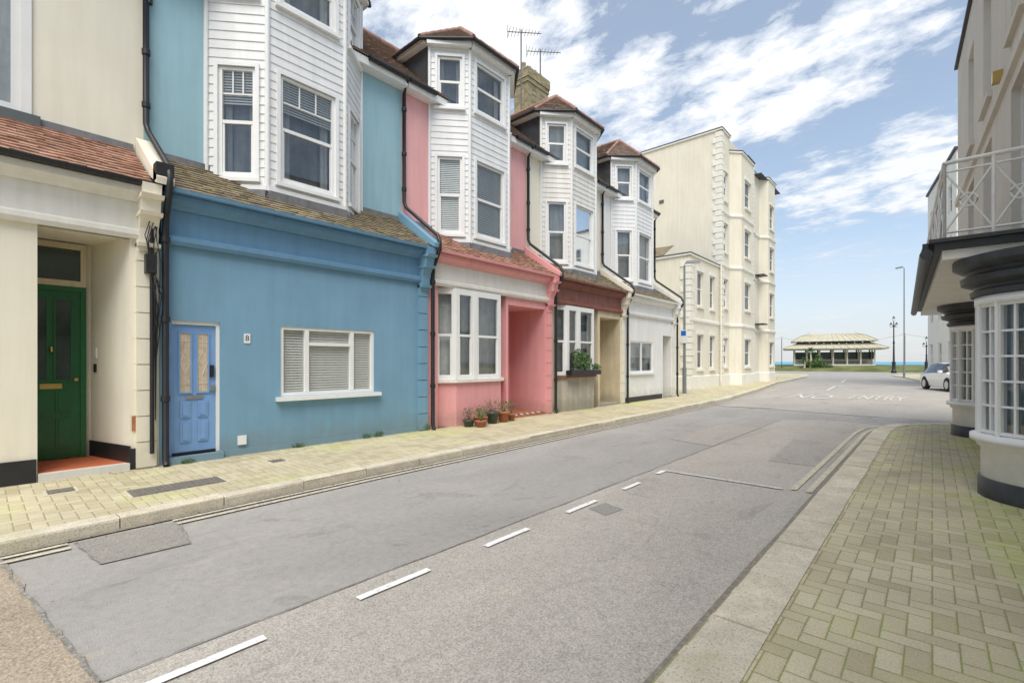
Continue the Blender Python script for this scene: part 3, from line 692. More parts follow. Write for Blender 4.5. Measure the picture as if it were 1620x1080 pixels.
cfgs = [
 dict(name='cream_terraced_house', up='cream_up', clad='clad', tile='tile_brown', lt='tile_orange', fascia='offwhite', trim='offwhite', cop='cream', hang='hang_tan', ground=ground_cream, c=-2.3, upholes=[(2.5, 3.38, 4.82, 6.9)], gut='black'),
 dict(name='blue_terraced_house', up='blue_up', clad='clad', tile='tile_brown', lt='tile_moss', fascia='bluef', trim='bluef', cop='blue', hang='hang_tan', ground=ground_blue, blinds=(.30, .3), c=3.93, sash='georgian'),
 dict(name='pink_terraced_house', up='pink_up', clad='clad', tile='tile_brown', lt='tile_orange', fascia='offwhite', trim='offwhite', trim2='pink', cop='pink', hang='hang_tan', ground=ground_pink, blinds=(1, 0), gut='pink'),
 dict(name='cream_terraced_house', up='cream_up', clad='clad2', tile='tile_brown', lt='tile_moss', fascia='brown', trim='brown', cop='cream', hang='hang_red', ground=ground_brown, back='net'),
 dict(name='white_terraced_house', up='white', clad='clad', tile='tile_brown', lt='tile_moss', fascia='white', trim='white', cop='white', hang='hang_red', ground=ground_white, back='net'),
]
for i, c in enumerate(cfgs):
    b = house(i, c)
    if i == 0:
        b.box('cable_box', 'black', -8.0, -7.88, 1.50, 1.62, 2.75, 3.0)
        for k in range(9):
            yy = 1.5+random.uniform(0, .2); zt = random.uniform(2.9, 3.9)
            b.tube('cables', 'black', [(-7.93, yy, zt), (-7.9, yy+random.uniform(-.1, .08), zt-.3), (-7.88, yy+random.uniform(-.12, .08), zt-.6), (-7.93, yy+random.uniform(-.05, .1), zt-1.1), (-7.97, 1.62, .6+random.random())], .006, 5)
        b.tube('drainpipe_second', 'black', [(-7.9, 1.60, 3.9), (-7.96, 1.58, 3.5), (-7.96, 1.58, .3)], .026)
        b.box('rain_hopper', 'black', -7.9, -7.72, 1.58, 1.78, 3.98, 4.22)
    if i == 1:
        b.tube('drainpipe_near', 'black', [(-8.93, 1.74, 14), (-8.93, 1.74, 7.0)], .042)
    b.finish()
text('house_number', '8', 'black', .12, Matrix.Translation((XF+.014, 2.815, 1.915)) @ Matrix.Rotation(math.radians(90), 4, 'Z') @ Matrix.Rotation(math.radians(90), 4, 'X'))

def chimney(x, y, z0, z1, w, d):
    b = B('chimney_stack', (x, y, z0)); z = z0
    b.box('core', 'anth', x-d/2+.02, x+d/2-.02, y-w/2+.02, y+w/2-.02, z0, z1)
    while z < z1:
        e = .06 if z > z1-.35 else (.03 if z > z1-.5 else 0)
        for ax in range(2):
            n = 5 if ax == 0 else 4; ln = (w if ax == 0 else d)+2*e
            for k in range(n):
                for sg in (-1, 1):
                    t0 = -ln/2+ln*k/n+.004; t1 = -ln/2+ln*(k+1)/n-.004
                    if ax == 0:
                        xs = sorted((x+sg*(d/2+e-.05), x+sg*(d/2+e))); b.box('bricks', 'chimney', xs[0], xs[1], y+t0, y+t1, z+.004, z+.083)
                    else:
                        ys = sorted((y+sg*(w/2+e-.05), y+sg*(w/2+e))); b.box('bricks', 'chimney', x+t0, x+t1, ys[0]+.001, ys[1]-.001, z+.004, z+.083)
        z += .088
    b.box('cap', 'concrete', x-d/2-.02, x+d/2+.02, y-w/2-.02, y+w/2+.02, z1-.02, z1+.08)
    for k in range(4):
        b.lathe('pots', 'chimney', (x, y-w/2+.15+k*(w-.3)/3, z1+.05), [(.1, 0), (.09, .25), (.11, .28), (.11, .33), (.07, .33)], 12)
    b.finish()
chimney(-12, 14.7, 9.8, 12.85, 1.3, .7)
def aerial(x, y, z0, z1, ang, ln=1.1):
    b = B('tv_aerial', (x, y, z0)); b.tube('mast', 'galv', [(x, y, z0), (x, y, z1)], .026)
    d = V((math.cos(ang), math.sin(ang), .06)); p = V((-d.y, d.x, 0)); o = V((x, y, z1-.1))
    b.tube('boom', 'galv', [o-d*ln*.4, o+d*ln*.6], .016, 5)
    for k in range(10):
        q = o-d*ln*.35+d*ln*.95*k/10; w = .28-.015*k
        b.tube('elements', 'galv', [q-p*w, q+p*w], .009, 4)
    b.tube('elements', 'galv', [o-d*ln*.4-V((0, 0, .25)), o-d*ln*.4+V((0, 0, .25))], .012, 4)
    b.finish()
aerial(-11.6, 13.6, 10.6, 14.05, .9, 1.3); aerial(-11.7, 14.9, 12.5, 14.0, .9, 1.4)

def pot(x, y, r, h, mat, plant):
    b = B('potted_plant', (x, y, .1))
    b.lathe('pot', mat, (x, y, .1), [(0, 0), (r*.7, 0), (r*.95, h*.8), (r*1.08, h*.82), (r*1.08, h), (r*.92, h), (r*.88, h*.85), (0, h*.85)], 18)
    for _ in range(14):
        a = random.uniform(0, 6.28); rr_ = random.uniform(.3, 1)*r*1.4
        b.tube('stems', plant, [(x, y, .1+h*.85), (x+math.cos(a)*rr_*.5, y+math.sin(a)*rr_*.5, .1+h+.12), (x+math.cos(a)*rr_, y+math.sin(a)*rr_, .1+h+random.uniform(.12, .34))], .004, 4)
    b.leaves('leaves', plant, (x, y, .1+h+.13), (r*1.2, r*1.2, .14), 60, .03); b.finish()
for x, y, r, h, m_, pl_ in ((-7.75, 7.28, .13, .16, 'brickbox', 'dry'), (-7.72, 7.62, .16, .2, 'terracotta', 'dry'), (-7.5, 7.42, .13, .15, 'terracotta', 'leaf'), (-7.75, 8.05, .15, .28, 'brickbox', 'dry'), (-7.72, 8.4, .14, .26, 'terracotta', 'leaf'), (-7.75, 8.72, .1, .18, 'terracotta', 'dry')):
    pot(x, y, r, h, m_, pl_)
b = B('window_box_plant', (-7.85, 11.8, 1.2)); b.box('trough', 'black', -7.93, -7.72, 11.3, 12.9, 1.16, 1.3)
b.leaves('foliage', 'leaf', (-7.82, 12.0, 1.55), (.22, .42, .28), 420, .05); b.leaves('foliage', 'leaf', (-7.8, 11.7, 1.75), (.12, .2, .2), 120, .045); b.leaves('foliage', 'leaf', (-7.8, 12.7, 1.4), (.12, .25, .1), 130, .045); b.finish()
b = B('weeds', single=True)
for x, y, s_ in ((-8.0, 4.9, .05), (-8.0, 5.15, .06), (-8.0, 6.3, .07), (-7.98, 10.9, .08), (-8.02, 3.6, .03), (-7.95, 2.0, .03)):
    b.leaves('x', 'leaf', (x, y, .12+s_*.6), (.05, .1, s_), 60, .022)
b.finish()

# ------------------------------------------------------------------ block of flats
b = B('apartment_block', (-14, 36, .1))
def archwin(b, F, u, z0, w, h, n=0):
    b.window(F, u-w/2, u+w/2, z0, z0+h, .1, 'sash', 'room', 0, n, .06)
    b.fbox('window_heads', 'flatw', F, u-w/2-.12, u+w/2+.12, n, n+.06, z0+h, z0+h+.22)
    b.fbox('window_sills', 'flatw', F, u-w/2-.1, u+w/2+.1, n, n+.1, z0-.12, z0-.01)
def facade(b, P, Q, top, wins, z0=.1, quoins=(0, 1), rows=(1.25, 4.85, 8.25, 11.4), hh=1.75, strings=True, n=0):
    F = frame(P, Q); W = F[3]; H = []
    for u, w in wins:
        for r in rows:
            if r+hh < top-.3: H.append((u-w/2, u+w/2, r, r+hh))
    b.wall('walls', 'flat', F, 0, W, z0, top, H, .12, n)
    for h in H: archwin(b, F, (h[0]+h[1])/2, h[2], h[1]-h[0], h[3]-h[2], n)
    if strings:
        for z in (3.75, 7.35, 10.6):
            if z < top-.5: b.fprism('string_courses', 'flatw', F, [(n, z-.1), (n+.08, z), (n+.08, z+.12), (n, z+.16)], -.05, W+.05)
    b.fprism('parapet_coping', 'flatw', F, [(n-.2, top), (n+.08, top), (n+.08, top+.1), (n-.2, top+.1)], -.05, W+.05)
    b.fprism('parapet_cap', 'anth', F, [(n-.2, top+.101), (n+.1, top+.101), (n+.1, top+.15), (n-.2, top+.15)], -.06, W+.06)
    b.fprism('plinth', 'flatw', F, [(n, .1), (n+.05, .1), (n+.05, .75), (n, .8)], 0, W)
    for q in quoins:
        z = .85; k = 0
        while z < top-.3:
            wq = .5 if k % 2 else .34
            u0, u1 = (0, wq) if q == 0 else (W-wq, W)
            b.fbox('quoins', 'flatw', F, u0-.02 if q == 0 else u0, u1 if q == 0 else u1+.02, n, n+.045, z, z+.3); z += .34; k += 1
X0 = -9.5
facade(b, (-16.5, 29.7), (X0, 29.7), 15.5, [], strings=False, quoins=(1,))
facade(b, (X0, 29.7), (X0, 31.2), 15.5, [(.75, .7)], quoins=(0,))
facade(b, (X0, 31.2), (X0+.55, 31.8), 14.6, [], quoins=())
facade(b, (X0+.55, 31.8), (X0+.55, 34.4), 14.6, [(1.3, 1.15)], quoins=())
facade(b, (X0+.55, 34.4), (X0, 35.0), 14.6, [], quoins=())
facade(b, (X0, 35.0), (X0, 36.6), 15.5, [], quoins=(1,))
facade(b, (X0, 36.6), (X0, 38.0), 14.9, [], quoins=())
facade(b, (X0, 38.0), (X0+.5, 38.5), 14.9, [], quoins=())
facade(b, (X0+.5, 38.5), (X0+.5, 40.4), 14.9, [(.95, 1.05)], quoins=())
facade(b, (X0+.5, 40.4), (X0, 40.9), 14.9, [], quoins=())
facade(b, (X0, 40.9), (X0, 42.4), 14.9, [], quoins=(1,))
b.quad('rear_walls', 'flat', (X0, 42.4, .1), (-16.5, 42.4, .1), (-16.5, 42.4, 14.9), (X0, 42.4, 14.9)); b.quad('rear_walls', 'flat', (-16.5, 29.7, .1), (-16.5, 42.4, .1), (-16.5, 42.4, 15.5), (-16.5, 29.7, 15.5))
b.quad('roof', 'anth', (X0-.1, 29.8, 15.45), (X0-.1, 36.6, 15.45), (-16.5, 36.6, 15.45), (-16.5, 29.8, 15.45)); b.quad('roof', 'anth', (X0+.5, 36.6, 14.85), (X0+.5, 42.3, 14.85), (-16.5, 42.3, 14.85), (-16.5, 36.6, 14.85))
b.quad('roof', 'anth', (X0, 31.2, 14.55), (X0+.55, 31.8, 14.55), (X0+.55, 34.4, 14.55), (X0, 35, 14.55))
b.box('upper_wall_return', 'flat', -16, X0-.02, 31.2, 35.0, 14, 15.44)
for z in (4.2, 7.7): b.box('porch_hoods', 'anth', X0, X0+.6, 36.9, 37.9, z, z+.08)
for z in (5.2, 8.7, 11.9): b.box('vents', 'sill', -13.4, -13.1, 29.66, 29.7, z, z+.2)
facade(b, (-15, 25), (X0-.1, 25), 7.2, [], quoins=(1,), strings=False)
facade(b, (X0-.1, 25), (X0-.1, 29.68), 7.2, [(1.5, .8), (3.4, .7)], quoins=(0,), rows=(1.15, 4.6), hh=1.9)
b.tiles('wing_roof', 'tile_moss', (-15, 25, 7.35), (X0-1.6, 25, 7.35), (X0-2.2, 28, 8.6), (-15, 28, 8.6), .4, .3)
b.quad('wing_flat_roof', 'anth', (-15, 25, 7.19), (X0-.1, 25, 7.19), (X0-.1, 29.7, 7.19), (-15, 29.7, 7.19))
b.tube('drainpipe', 'cream', [(-9.45, 29.5, 7.3), (-9.45, 29.5, .2)], .05)
b.finish()

# ------------------------------------------------------------------ right-hand building
YN = -2.5
def RX(y): return .44+(15-y)*.047
b = B('seafront_house', (1, 8, .1))
A, Q = (RX(YN), YN), (RX(15), 15)
F = frame(Q, A)
if F[2].x > 0: F = (F[0], F[1], -F[2], F[3])
W = F[3]
def uy(y): return (15-y)/(15-YN)*W
wys = (12.6, 10.56, 8.2, 5.8, 3.4)
H = []
for y in wys:
    H.append((uy(y)-.42, uy(y)+.42, 5.63, 7.5)); H.append((uy(y)-.42, uy(y)+.42, 2.98, 4.95))
b.wall('upper_walls', 'tan', F, 0, W, 2.8, 8.3, H, .16)
for k, h in enumerate(H): b.window(F, *h, .12, 'sash', 'room')
for h in H: b.fbox('window_sills', 'tan', F, h[0]-.06, h[1]+.06, 0, .06, h[2]-.1, h[2]-.01)
b.fprism('parapet', 'anth', F, [(-.25, 8.3), (.06, 8.3), (.06, 8.36), (-.25, 8.36)], -.05, W)
b.fprism('string_course', 'tan', F, [(0, 5.1), (.05, 5.12), (.05, 5.25), (0, 5.28)], -.02, W)
b.wall('ground_floor_walls', 'bow', F, 0, W, .1, 2.8, [], .1, -.22)
b.fbox('plinth', 'anth', F, 0, W, -.22, -.19, .1, .38)
x1 = RX(15)
b.quad('side_walls', 'tan', (x1, 15, .1), (12, 15.5, .1), (12, 15.5, 8.3), (x1, 15, 8.3)); b.quad('side_walls', 'tan', (RX(YN), YN, .1), (12, YN, .1), (12, YN, 8.3), (RX(YN), YN, 8.3))
b.quad('rear_walls', 'tan', (12, YN, .1), (12, 15.5, .1), (12, 15.5, 8.3), (12, YN, 8.3)); b.quad('roof', 'anth', (RX(YN)+.2, YN, 8.25), (12, YN, 8.25), (12, 15.5, 8.25), (x1+.2, 15, 8.25))
b.fbox('wall_light', 'brass', F, uy(9.3), uy(9.3)+.12, 0, .1, 5.35, 5.5)
def bow(c, R):
    a0, a1 = math.radians(95), math.radians(265)
    n = 7
    b.lathe('bow_base', 'bow', (*c, 0), [(R-.03, .1), (R-.03, .62), (R+.0, .64), (R+.02, .70)], 28, a0, a1)
    b.lathe('bow_plinth', 'anth', (*c, 0), [(R-.005, .1), (R-.005, .3), (R-.035, .31)], 28, a0, a1)
    b.lathe('bow_sill', 'upvc', (*c, 0), [(R-.05, .70), (R+.06, .70), (R+.06, .76), (R-.05, .79)], 28, a0, a1)
    b.lathe('bow_head', 'upvc', (*c, 0), [(R-.05, 2.16), (R+.02, 2.16), (R+.02, 2.25), (R-.05, 2.25)], 28, a0, a1)
    b.lathe('bow_cap', 'anth', (*c, 0), [(R-.02, 2.252), (R+.05, 2.26), (R+.06, 2.31), (R+.02, 2.33), (R+.03, 2.36), (R+.13, 2.40), (R+.14, 2.46), (R+.08, 2.48), (R+.1, 2.52), (R+.2, 2.58), (R+.2, 2.66), (R-.1, 2.66)], 28, a0, a1, False)
    da = (a1-a0)/n
    for k in range(n):
        t0, t1 = a0+da*k, a0+da*(k+1)
        P = (c[0]+R*math.cos(t0), c[1]+R*math.sin(t0)); Q = (c[0]+R*math.cos(t1), c[1]+R*math.sin(t1))
        G = frame(P, Q)
        mid = V(((P[0]+Q[0])/2-c[0], (P[1]+Q[1])/2-c[1], 0))
        if G[2].dot(mid) < 0: G = (G[0], G[1], -G[2], G[3])
        b.window(G, .0, G[3], .79, 2.16, .03, 'grid', 'room' if k % 3 == 1 else 'net', 0, 0, .028, nv=1, nh=4)
        b.tube('bow_mullions', 'upvc', [(P[0], P[1], .77), (P[0], P[1], 2.18)], .024, 6)
bow((1.05, 7.4), .68); bow((.87, 13.0), .60); bow((1.4, 1.6), .66)
def EX(y): return .02-(y-7)*.035
ys0, ys1 = 7.0, 15.3
G = frame((EX(ys1), ys1), (EX(ys0), ys0)); G = (G[0], G[1], G[2] if G[2].x < 0 else -G[2], G[3]); GL = G[3]
def slab(part, mat, e0, e1, z0, z1):
    b.hexa(part, mat, [(EX(ys0)+e0, ys0-e1, z0), (EX(ys1)+e0, ys1+e1, z0), (1.1, ys1+e1, z0), (1.3, ys0-e1, z0), (EX(ys0)+e0, ys0-e1, z1), (EX(ys1)+e0, ys1+e1, z1), (1.1, ys1+e1, z1), (1.3, ys0-e1, z1)])
slab('balcony_soffit', 'bow', .06, -.05, 2.67, 2.77); slab('balcony_deck', 'anth', 0, 0, 2.771, 2.85); slab('balcony_deck', 'anth', -.05, .05, 2.851, 2.89)
k = 0
while k*.3 < GL:
    b.fbox('balcony_edge_ribs', 'anth', G, k*.3, k*.3+.1, .05, .1, 2.72, 2.88); k += 1
b.tube('balcony_gutter', 'anth', [(EX(ys0)-.07, ys0, 2.74), (EX(ys1)-.07, ys1, 2.74)], .06)
def rail_panel(P, Q, z0, z1, n):
    P, Q = V(P), V(Q)
    up = V((0, 0, 1))
    for z, r in ((z0+.07, .014), (z1, .022), (z1-.1, .012)): b.tube('balcony_railing', 'pole2', [P+up*z, Q+up*z], r, 6)
    for k in range(n+1):
        q = P.lerp(Q, k/n); b.tube('balcony_railing', 'pole2', [q+up*z0, q+up*z1], .018, 6)
        if k < n:
            w = P.lerp(Q, (k+1)/n); m = (q+w)/2
            b.tube('balcony_railing', 'pole2', [q+up*(z0+.07), w+up*(z1-.1)], .011, 5); b.tube('balcony_railing', 'pole2', [q+up*(z1-.1), w+up*(z0+.07)], .011, 5)
            cz = (z0+z1)/2-.02; d = (w-q).normalized()
            b.tube('balcony_railing', 'pole2', [m+d*.07*math.cos(t*math.pi/6)+up*(cz+.07*math.sin(t*math.pi/6)) for t in range(13)], .01, 5)
rail_panel((EX(ys0)+.08, ys0+.04, 0), (.86, ys0+.04, 0), 2.89, 3.72, 2)
rail_panel((EX(ys0)+.08, ys0+.04, 0), (EX(ys1)+.08, ys1-.04, 0), 2.89, 3.72, 9)
b.finish()

b = B('white_townhouse', (3, 42, .1))
F = frame((-.25, 47), (1.05, 37.5)); F = (F[0], F[1], F[2] if F[2].x < 0 else -F[2], F[3]); W = F[3]
H = [(u-.55, u+.55, z, z+1.7) for u in (1.5, 4.6, 7.8) for z in (1.1, 4.3, 7.5, 10.6)]
b.wall('walls', 'white', F, 0, W, .1, 13.8, H, .12)
for h in H: b.window(F, *h, .1, 'sash', 'room')
F2 = frame((1.05, 37.5), (12, 38.5))
if F2[2].y > 0: F2 = (F2[0], F2[1], -F2[2], F2[3])
H2 = [(u-.55, u+.55, z, z+1.7) for u in (1.4, 4.5, 7.8) for z in (1.1, 4.3, 7.5, 10.6)]
b.wall('walls', 'white', F2, 0, F2[3], .1, 13.8, H2, .12)
for h in H2: b.window(F2, *h, .1, 'sash', 'room')
b.fprism('coping', 'anth', F, [(-.2, 13.8), (.12, 13.8), (.12, 13.95), (-.2, 13.95)], 0, W+.1)
b.fprism('coping', 'anth', F2, [(-.2, 13.8), (.12, 13.8), (.12, 13.95), (-.2, 13.95)], .1, F2[3])
b.quad('rear_walls', 'white', (-.25, 47, .1), (12, 48, .1), (12, 48, 13.8), (-.25, 47, 13.8)); b.quad('rear_walls', 'white', (12, 38.5, .1), (12, 48, .1), (12, 48, 13.8), (12, 38.5, 13.8))
b.quad('roof', 'anth', (-.2, 46.9, 13.75), (12, 48, 13.75), (12, 38.5, 13.75), (1.1, 37.6, 13.75)); b.finish()

# ------------------------------------------------------------------ seafront
b = B('lawn', single=True)
rows = [(88, 0.0), (88.3, .14), (92.5, .85), (98, .98), (110, .98), (128, .9), (130, -.5)]
vs = []; xs = [-900, -200, -60]+list(range(-50, 51, 5))+[60, 200, 900]
for y, z in rows:
    for x in xs: vs.append((x, y+random.uniform(-.1, .1), z+random.uniform(-.04, .04)*(0 if z < .05 else 1)))
m = len(xs)
b.add('x', 'grass', vs, [(j*m+i, j*m+i+1, (j+1)*m+i+1, (j+1)*m+i) for j in range(len(rows)-1) for i in range(m-1)], True); b.finish()
m_, nt, bs = newmat('sea_water'); p = pos(nt)
L(nt, ramp(nt, noise(nt, scaled(nt, p, (.002, .02, 1)), 3, 5), [(.3, (.10, .32, .46)), (.7, (.16, .40, .52))]), bs.inputs['Base Color']); bs.inputs['Roughness'].default_value = .6; bs.inputs['Specular IOR Level'].default_value = .1
bump(nt, bs, noise(nt, scaled(nt, p, (.3, .8, 1)), 1.5, 5), .6, .5); M['sea'] = m_
sheet('sea', 'sea', [(-9000, 124), (9000, 124), (9000, 14000), (-9000, 14000)], -1.6)

b = B('seafront_shelter', (-12.8, 95.7, .98))
cx, cy, z0 = -12.8, 96.5, .98
R = Matrix.Rotation(math.radians(12), 3, 'Z')
def sp(x, y, z): v = R @ V((x, y, 0)); return V((cx+v.x, cy+v.y, z0+z))
def sbox(part, mat, x0, x1, y0, y1, za, zb): b.hexa(part, mat, [sp(x0, y0, za), sp(x1, y0, za), sp(x1, y1, za), sp(x0, y1, za), sp(x0, y0, zb), sp(x1, y0, zb), sp(x1, y1, zb), sp(x0, y1, zb)])
def hip(part, mat, hx0, hy0, za, hx1, hy1, zb, n=14):
    a = [sp(-hx0, -hy0, za), sp(hx0, -hy0, za), sp(hx0, hy0, za), sp(-hx0, hy0, za)]; t = [sp(-hx1, -hy1, zb), sp(hx1, -hy1, zb), sp(hx1, hy1, zb), sp(-hx1, hy1, zb)]
    for k in range(4):
        b.quad(part, mat, a[k], a[(k+1) % 4], t[(k+1) % 4], t[k])
        nn = n if k % 2 == 0 else 8
        for i in range(nn+1):
            p0 = a[k].lerp(a[(k+1) % 4], i/nn); p1 = t[k].lerp(t[(k+1) % 4], i/nn); b.tube('roof_ribs', 'beige', [p0+V((0, 0, .04)), p1+V((0, 0, .04))], .05, 4)
sbox('base', 'offwhite', -5.6, 5.6, -2.6, 2.6, -.6, .15)
hip('lower_roof', 'roofsh', 7.2, 3.9, 2.75, 5.2, 2.2, 3.6); sbox('roof_edge', 'shcream', -7.1, 7.1, -3.8, 3.8, 2.6, 2.74)
sbox('clerestory', 'anth', -5.1, 5.1, -2.1, 2.1, 3.5, 3.95)
hip('upper_roof', 'roofsh', 6.0, 3.0, 3.95, 4.5, 1.0, 4.95); hip('roof_crest', 'roofsh', 4.4, .9, 4.96, 3.3, .1, 5.3)
for sx_ in (-5.9, 5.9):
    q = sp(sx_*.56, 0, 5.2); b.tube('finials', 'shcream', [q, q+V((0, 0, .6))], .07, 6, .02)
for x in (-5.5, -3.7, -1.9, 0, 1.9, 3.7, 5.5):
    for y in (-2.5, 2.5): sbox('posts', 'shcream', x-.1, x+.1, y-.1, y+.1, .15, 2.6)
    sbox('posts', 'shcream', x-.1, x+.1, -.08, .08, .15, 2.6)
sbox('back_panels', 'shcream', -5.4, 5.4, -.04, .04, .15, 1.0); sbox('glazing', 'darkglass', -5.4, 5.4, -.02, .02, 1.0, 2.2)
sbox('end_glazing', 'darkglass', -5.52, -5.48, -2.4, 2.4, 1.0, 2.2); sbox('end_glazing', 'darkglass', 5.48, 5.52, -2.4, 2.4, 1.0, 2.2)
for sg in (-1, 1): sbox('bench', 'brown', -4.8, 4.8, min(sg*.2, sg*.7), max(sg*.2, sg*.7), .55, .63)
b.finish()

def palm(x, y, z, h, n):
    b = B('palm_tree', (x, y, z)); b.tube('trunk', 'beige', [(x, y, z-.2), (x+.1, y, z+h*.5), (x, y, z+h)], .16, 8, .1)
    for k in range(n):
        a = random.uniform(0, 6.28); e = random.uniform(-.3, 1.2); ln = random.uniform(.8, 1.3)
        pts = []
        for j in range(5):
            t = j/4; r = ln*t*math.cos(e); zz = ln*t*math.sin(e)-.6*t*t; pts.append(V((x+math.cos(a)*r, y+math.sin(a)*r, z+h+zz)))
        sd = V((-math.sin(a), math.cos(a), 0))
        vs = []
        for j, q in enumerate(pts): w = .07*(1-j/4)+.005; vs += [q-sd*w, q+sd*w]
        b.add('fronds', 'leaf', vs, [(2*j, 2*j+1, 2*j+3, 2*j+2) for j in range(4)])
    b.finish()
palm(-15.0, 90.8, .6, 2.9, 100); palm(-14.0, 91.5, .7, 1.6, 80); palm(-15.8, 90.5, .6, 1.3, 70)
b = B('shrub_bed', single=True); b.leaves('x', 'leaf', (-14.4, 91, 1.1), (1.5, .6, .75), 1100, .16); b.leaves('x', 'leaf', (-12.6, 91, .8), (.8, .4, .35), 250, .14); b.finish()

# ------------------------------------------------------------------ street furniture
def lamp_post(x, y, h, arm, ang):
    b = B('street_lamp', (x, y, .1)); b.tube('base_column', 'pole', [(x, y, .1), (x, y, 1.3)], .09, 12); b.tube('column', 'pole', [(x, y, 1.3), (x, y, h)], .06, 10, .042)
    d = V((math.cos(ang), math.sin(ang), 0)); o = V((x, y, h))
    b.tube('arm', 'pole', [o, o+d*arm*.3+V((0, 0, .1)), o+d*arm+V((0, 0, .14))], .03, 8)
    p = V((-d.y, d.x, 0)); c = o+d*(arm+.25)+V((0, 0, .14)); u = V((0, 0, 1))
    b.hexa('lantern', 'pole', [c-d*.3-p*.08-u*.05, c+d*.3-p*.11-u*.05, c+d*.3+p*.11-u*.05, c-d*.3+p*.08-u*.05, c-d*.3-p*.05+u*.07, c+d*.25-p*.08+u*.05, c+d*.25+p*.08+u*.05, c-d*.3+p*.05+u*.07])
    b.hexa('diffuser', 'bulb', [c-d*.1-p*.06-u*.085, c+d*.27-p*.08-u*.085, c+d*.27+p*.08-u*.085, c-d*.1+p*.06-u*.085, c-d*.12-p*.065-u*.051, c+d*.28-p*.09-u*.051, c+d*.28+p*.09-u*.051, c-d*.12+p*.065-u*.051])
    return b
b = lamp_post(-8.5, 21.5, 5.95, .12, .35)
b.box('parking_plate', 'upvc', -8.66, -8.34, 21.39, 21.41, 2.4, 3.0); b.box('parking_plate_symbol', 'signblue', -8.61, -8.39, 21.383, 21.387, 2.74, 2.96); b.finish()
b = lamp_post(-2.0, 58.3, 10.4, .2, 2.6); b.finish()
def ornate(x, y, z, h):
    b = B('ornamental_lamp_post', (x, y, z))
    b.lathe('column', 'black', (x, y, z), [(0, 0), (.3, 0), (.3, .25), (.2, .35), (.18, 1.2), (.24, 1.3), (.12, 1.5), (.08, h*.5), (.12, h*.52), (.07, h*.56), (.06, h*.8), (.14, h*.82), (.05, h*.84), (.04, h-.2)], 14)
    b.tube('crossbar', 'black', [(x-.3, y, z+h*.8), (x+.3, y, z+h*.8)], .03, 6)
    for dx, dz in ((-.28, -.0), (.28, -.0), (0, .8)):
        b.lathe('lanterns', 'bulb', (x+dx, y, z+h*.8+dz-.1), [(.05, 0), (.14, .22), (.14, .4)], 8); b.lathe('lantern_caps', 'black', (x+dx, y, z+h*.8+dz-.1), [(.17, .4), (.08, .55), (.02, .7)], 8)
    b.finish()
ornate(-3.7, 78, .1, 7.4)
ornate(-.6, 86, .1, 4.4)
b = B('festoon_lights', (0, 90, 6))
pts = []
for span in range(-4, 3):
    xa, xb_ = span*16-3, span*16+13
    for k in range(17):
        t = k/16; x = xa+(xb_-xa)*t; z = 5.6-2.0*4*t*(1-t)*.55
        pts.append((x, 90.0, z))
        if k < 16: b.lathe('bulbs', 'bulb', (x, 90, z-.18), [(.01, .16), (.07, .1), (.07, .03), (.0, 0)], 6)
    b.tube('posts', 'black', [(xa, 90, .4), (xa, 90, 5.7)], .05, 6)
b.tube('wire', 'black', pts, .012, 4); b.finish()

# ------------------------------------------------------------------ parked car
b = B('parked_car', (0, 0, 0))
st = [(-2.1, .45, .62, .75, .80, .60, .60), (-2.02, .25, .72, .95, .86, .66, 0), (-1.75, .22, .78, 1.12, .89, .62, 1), (-1.2, .20, .88, 1.40, .90, .60, 1), (-.4, .2, .92, 1.45, .90, .62, 1), (.35, .2, .93, 1.42, .90, .62, 1), (.75, .2, .94, 1.28, .90, .66, 1), (1.15, .2, .95, 1.0, .90, .74, 0), (1.75, .22, .84, .88, .88, .70, 0), (2.05, .25, .68, .74, .80, .62, 0), (2.14, .35, .55, .6, .7, .5, 0)]
def sec(s_):
    x, zb, zl, zt, w, wt, g = s_; zm = (zb+zl)/2
    h = [(w*.9, zb), (w, zm), (w*.98, zl), (wt, zt), (wt*.5, zt+.03)]
    return [V((x, -a, z)) for a, z in h]+[V((x, 0, zt+.035))]+[V((x, a, z)) for a, z in reversed(h)]
secs = [sec(s_) for s_ in st]
for i in range(len(st)-1):
    for k in range(10):
        a, c, d, e = secs[i][k], secs[i][k+1], secs[i+1][k+1], secs[i+1][k]
        side = k in (2, 7); top = k in (3, 4, 5, 6)
        gl = (side and 2 <= i <= 6) or (top and i in (5, 6)) or (top and i == 2)
        b.add('glass' if gl else 'body', 'carg' if gl else 'carw', [a, c, d, e], [(0, 1, 2, 3)], not gl)
b.quad('body', 'carw', *secs[0]); b.quad('body', 'carw', *secs[-1])
for x in (-1.3, 1.32):
    for sg in (-1, 1):
        y0 = sg*.72; y1 = sg*.915
        b.tube('tyres', 'tyre', [(x, y0, .33), (x, y1, .33)], .33, 20); b.tube('wheel_rims', 'metal', [(x, y1*.98, .33), (x, y1+sg*.012, .33)], .21, 12); b.tube('wheel_arches', 'black', [(x, sg*.8, .35), (x, sg*.905, .35)], .37, 20)
for sg in (-1, 1):
    b.hexa('headlights', 'headl', [(1.98, sg*.42, .58), (2.12, sg*.42, .58), (1.99, sg*.78, .62), (1.9, sg*.78, .62), (1.93, sg*.42, .7), (2.08, sg*.42, .68), (1.9, sg*.8, .74), (1.85, sg*.78, .74)])
    b.box('mirrors', 'carw', .72, .86, min(sg*.9, sg*1.06), max(sg*.9, sg*1.06), .95, 1.08)
    b.box('tail_lamps', 'redtile', -2.07, -1.98, min(sg*.5, sg*.8), max(sg*.5, sg*.8), .68, .82)
b.box('grille', 'black', 2.08, 2.165, -.34, .34, .38, .62); b.box('lower_intake', 'black', 2.05, 2.15, -.6, .6, .25, .34); b.box('registration_plate', 'bulb', 2.166, 2.18, -.26, .26, .42, .52)
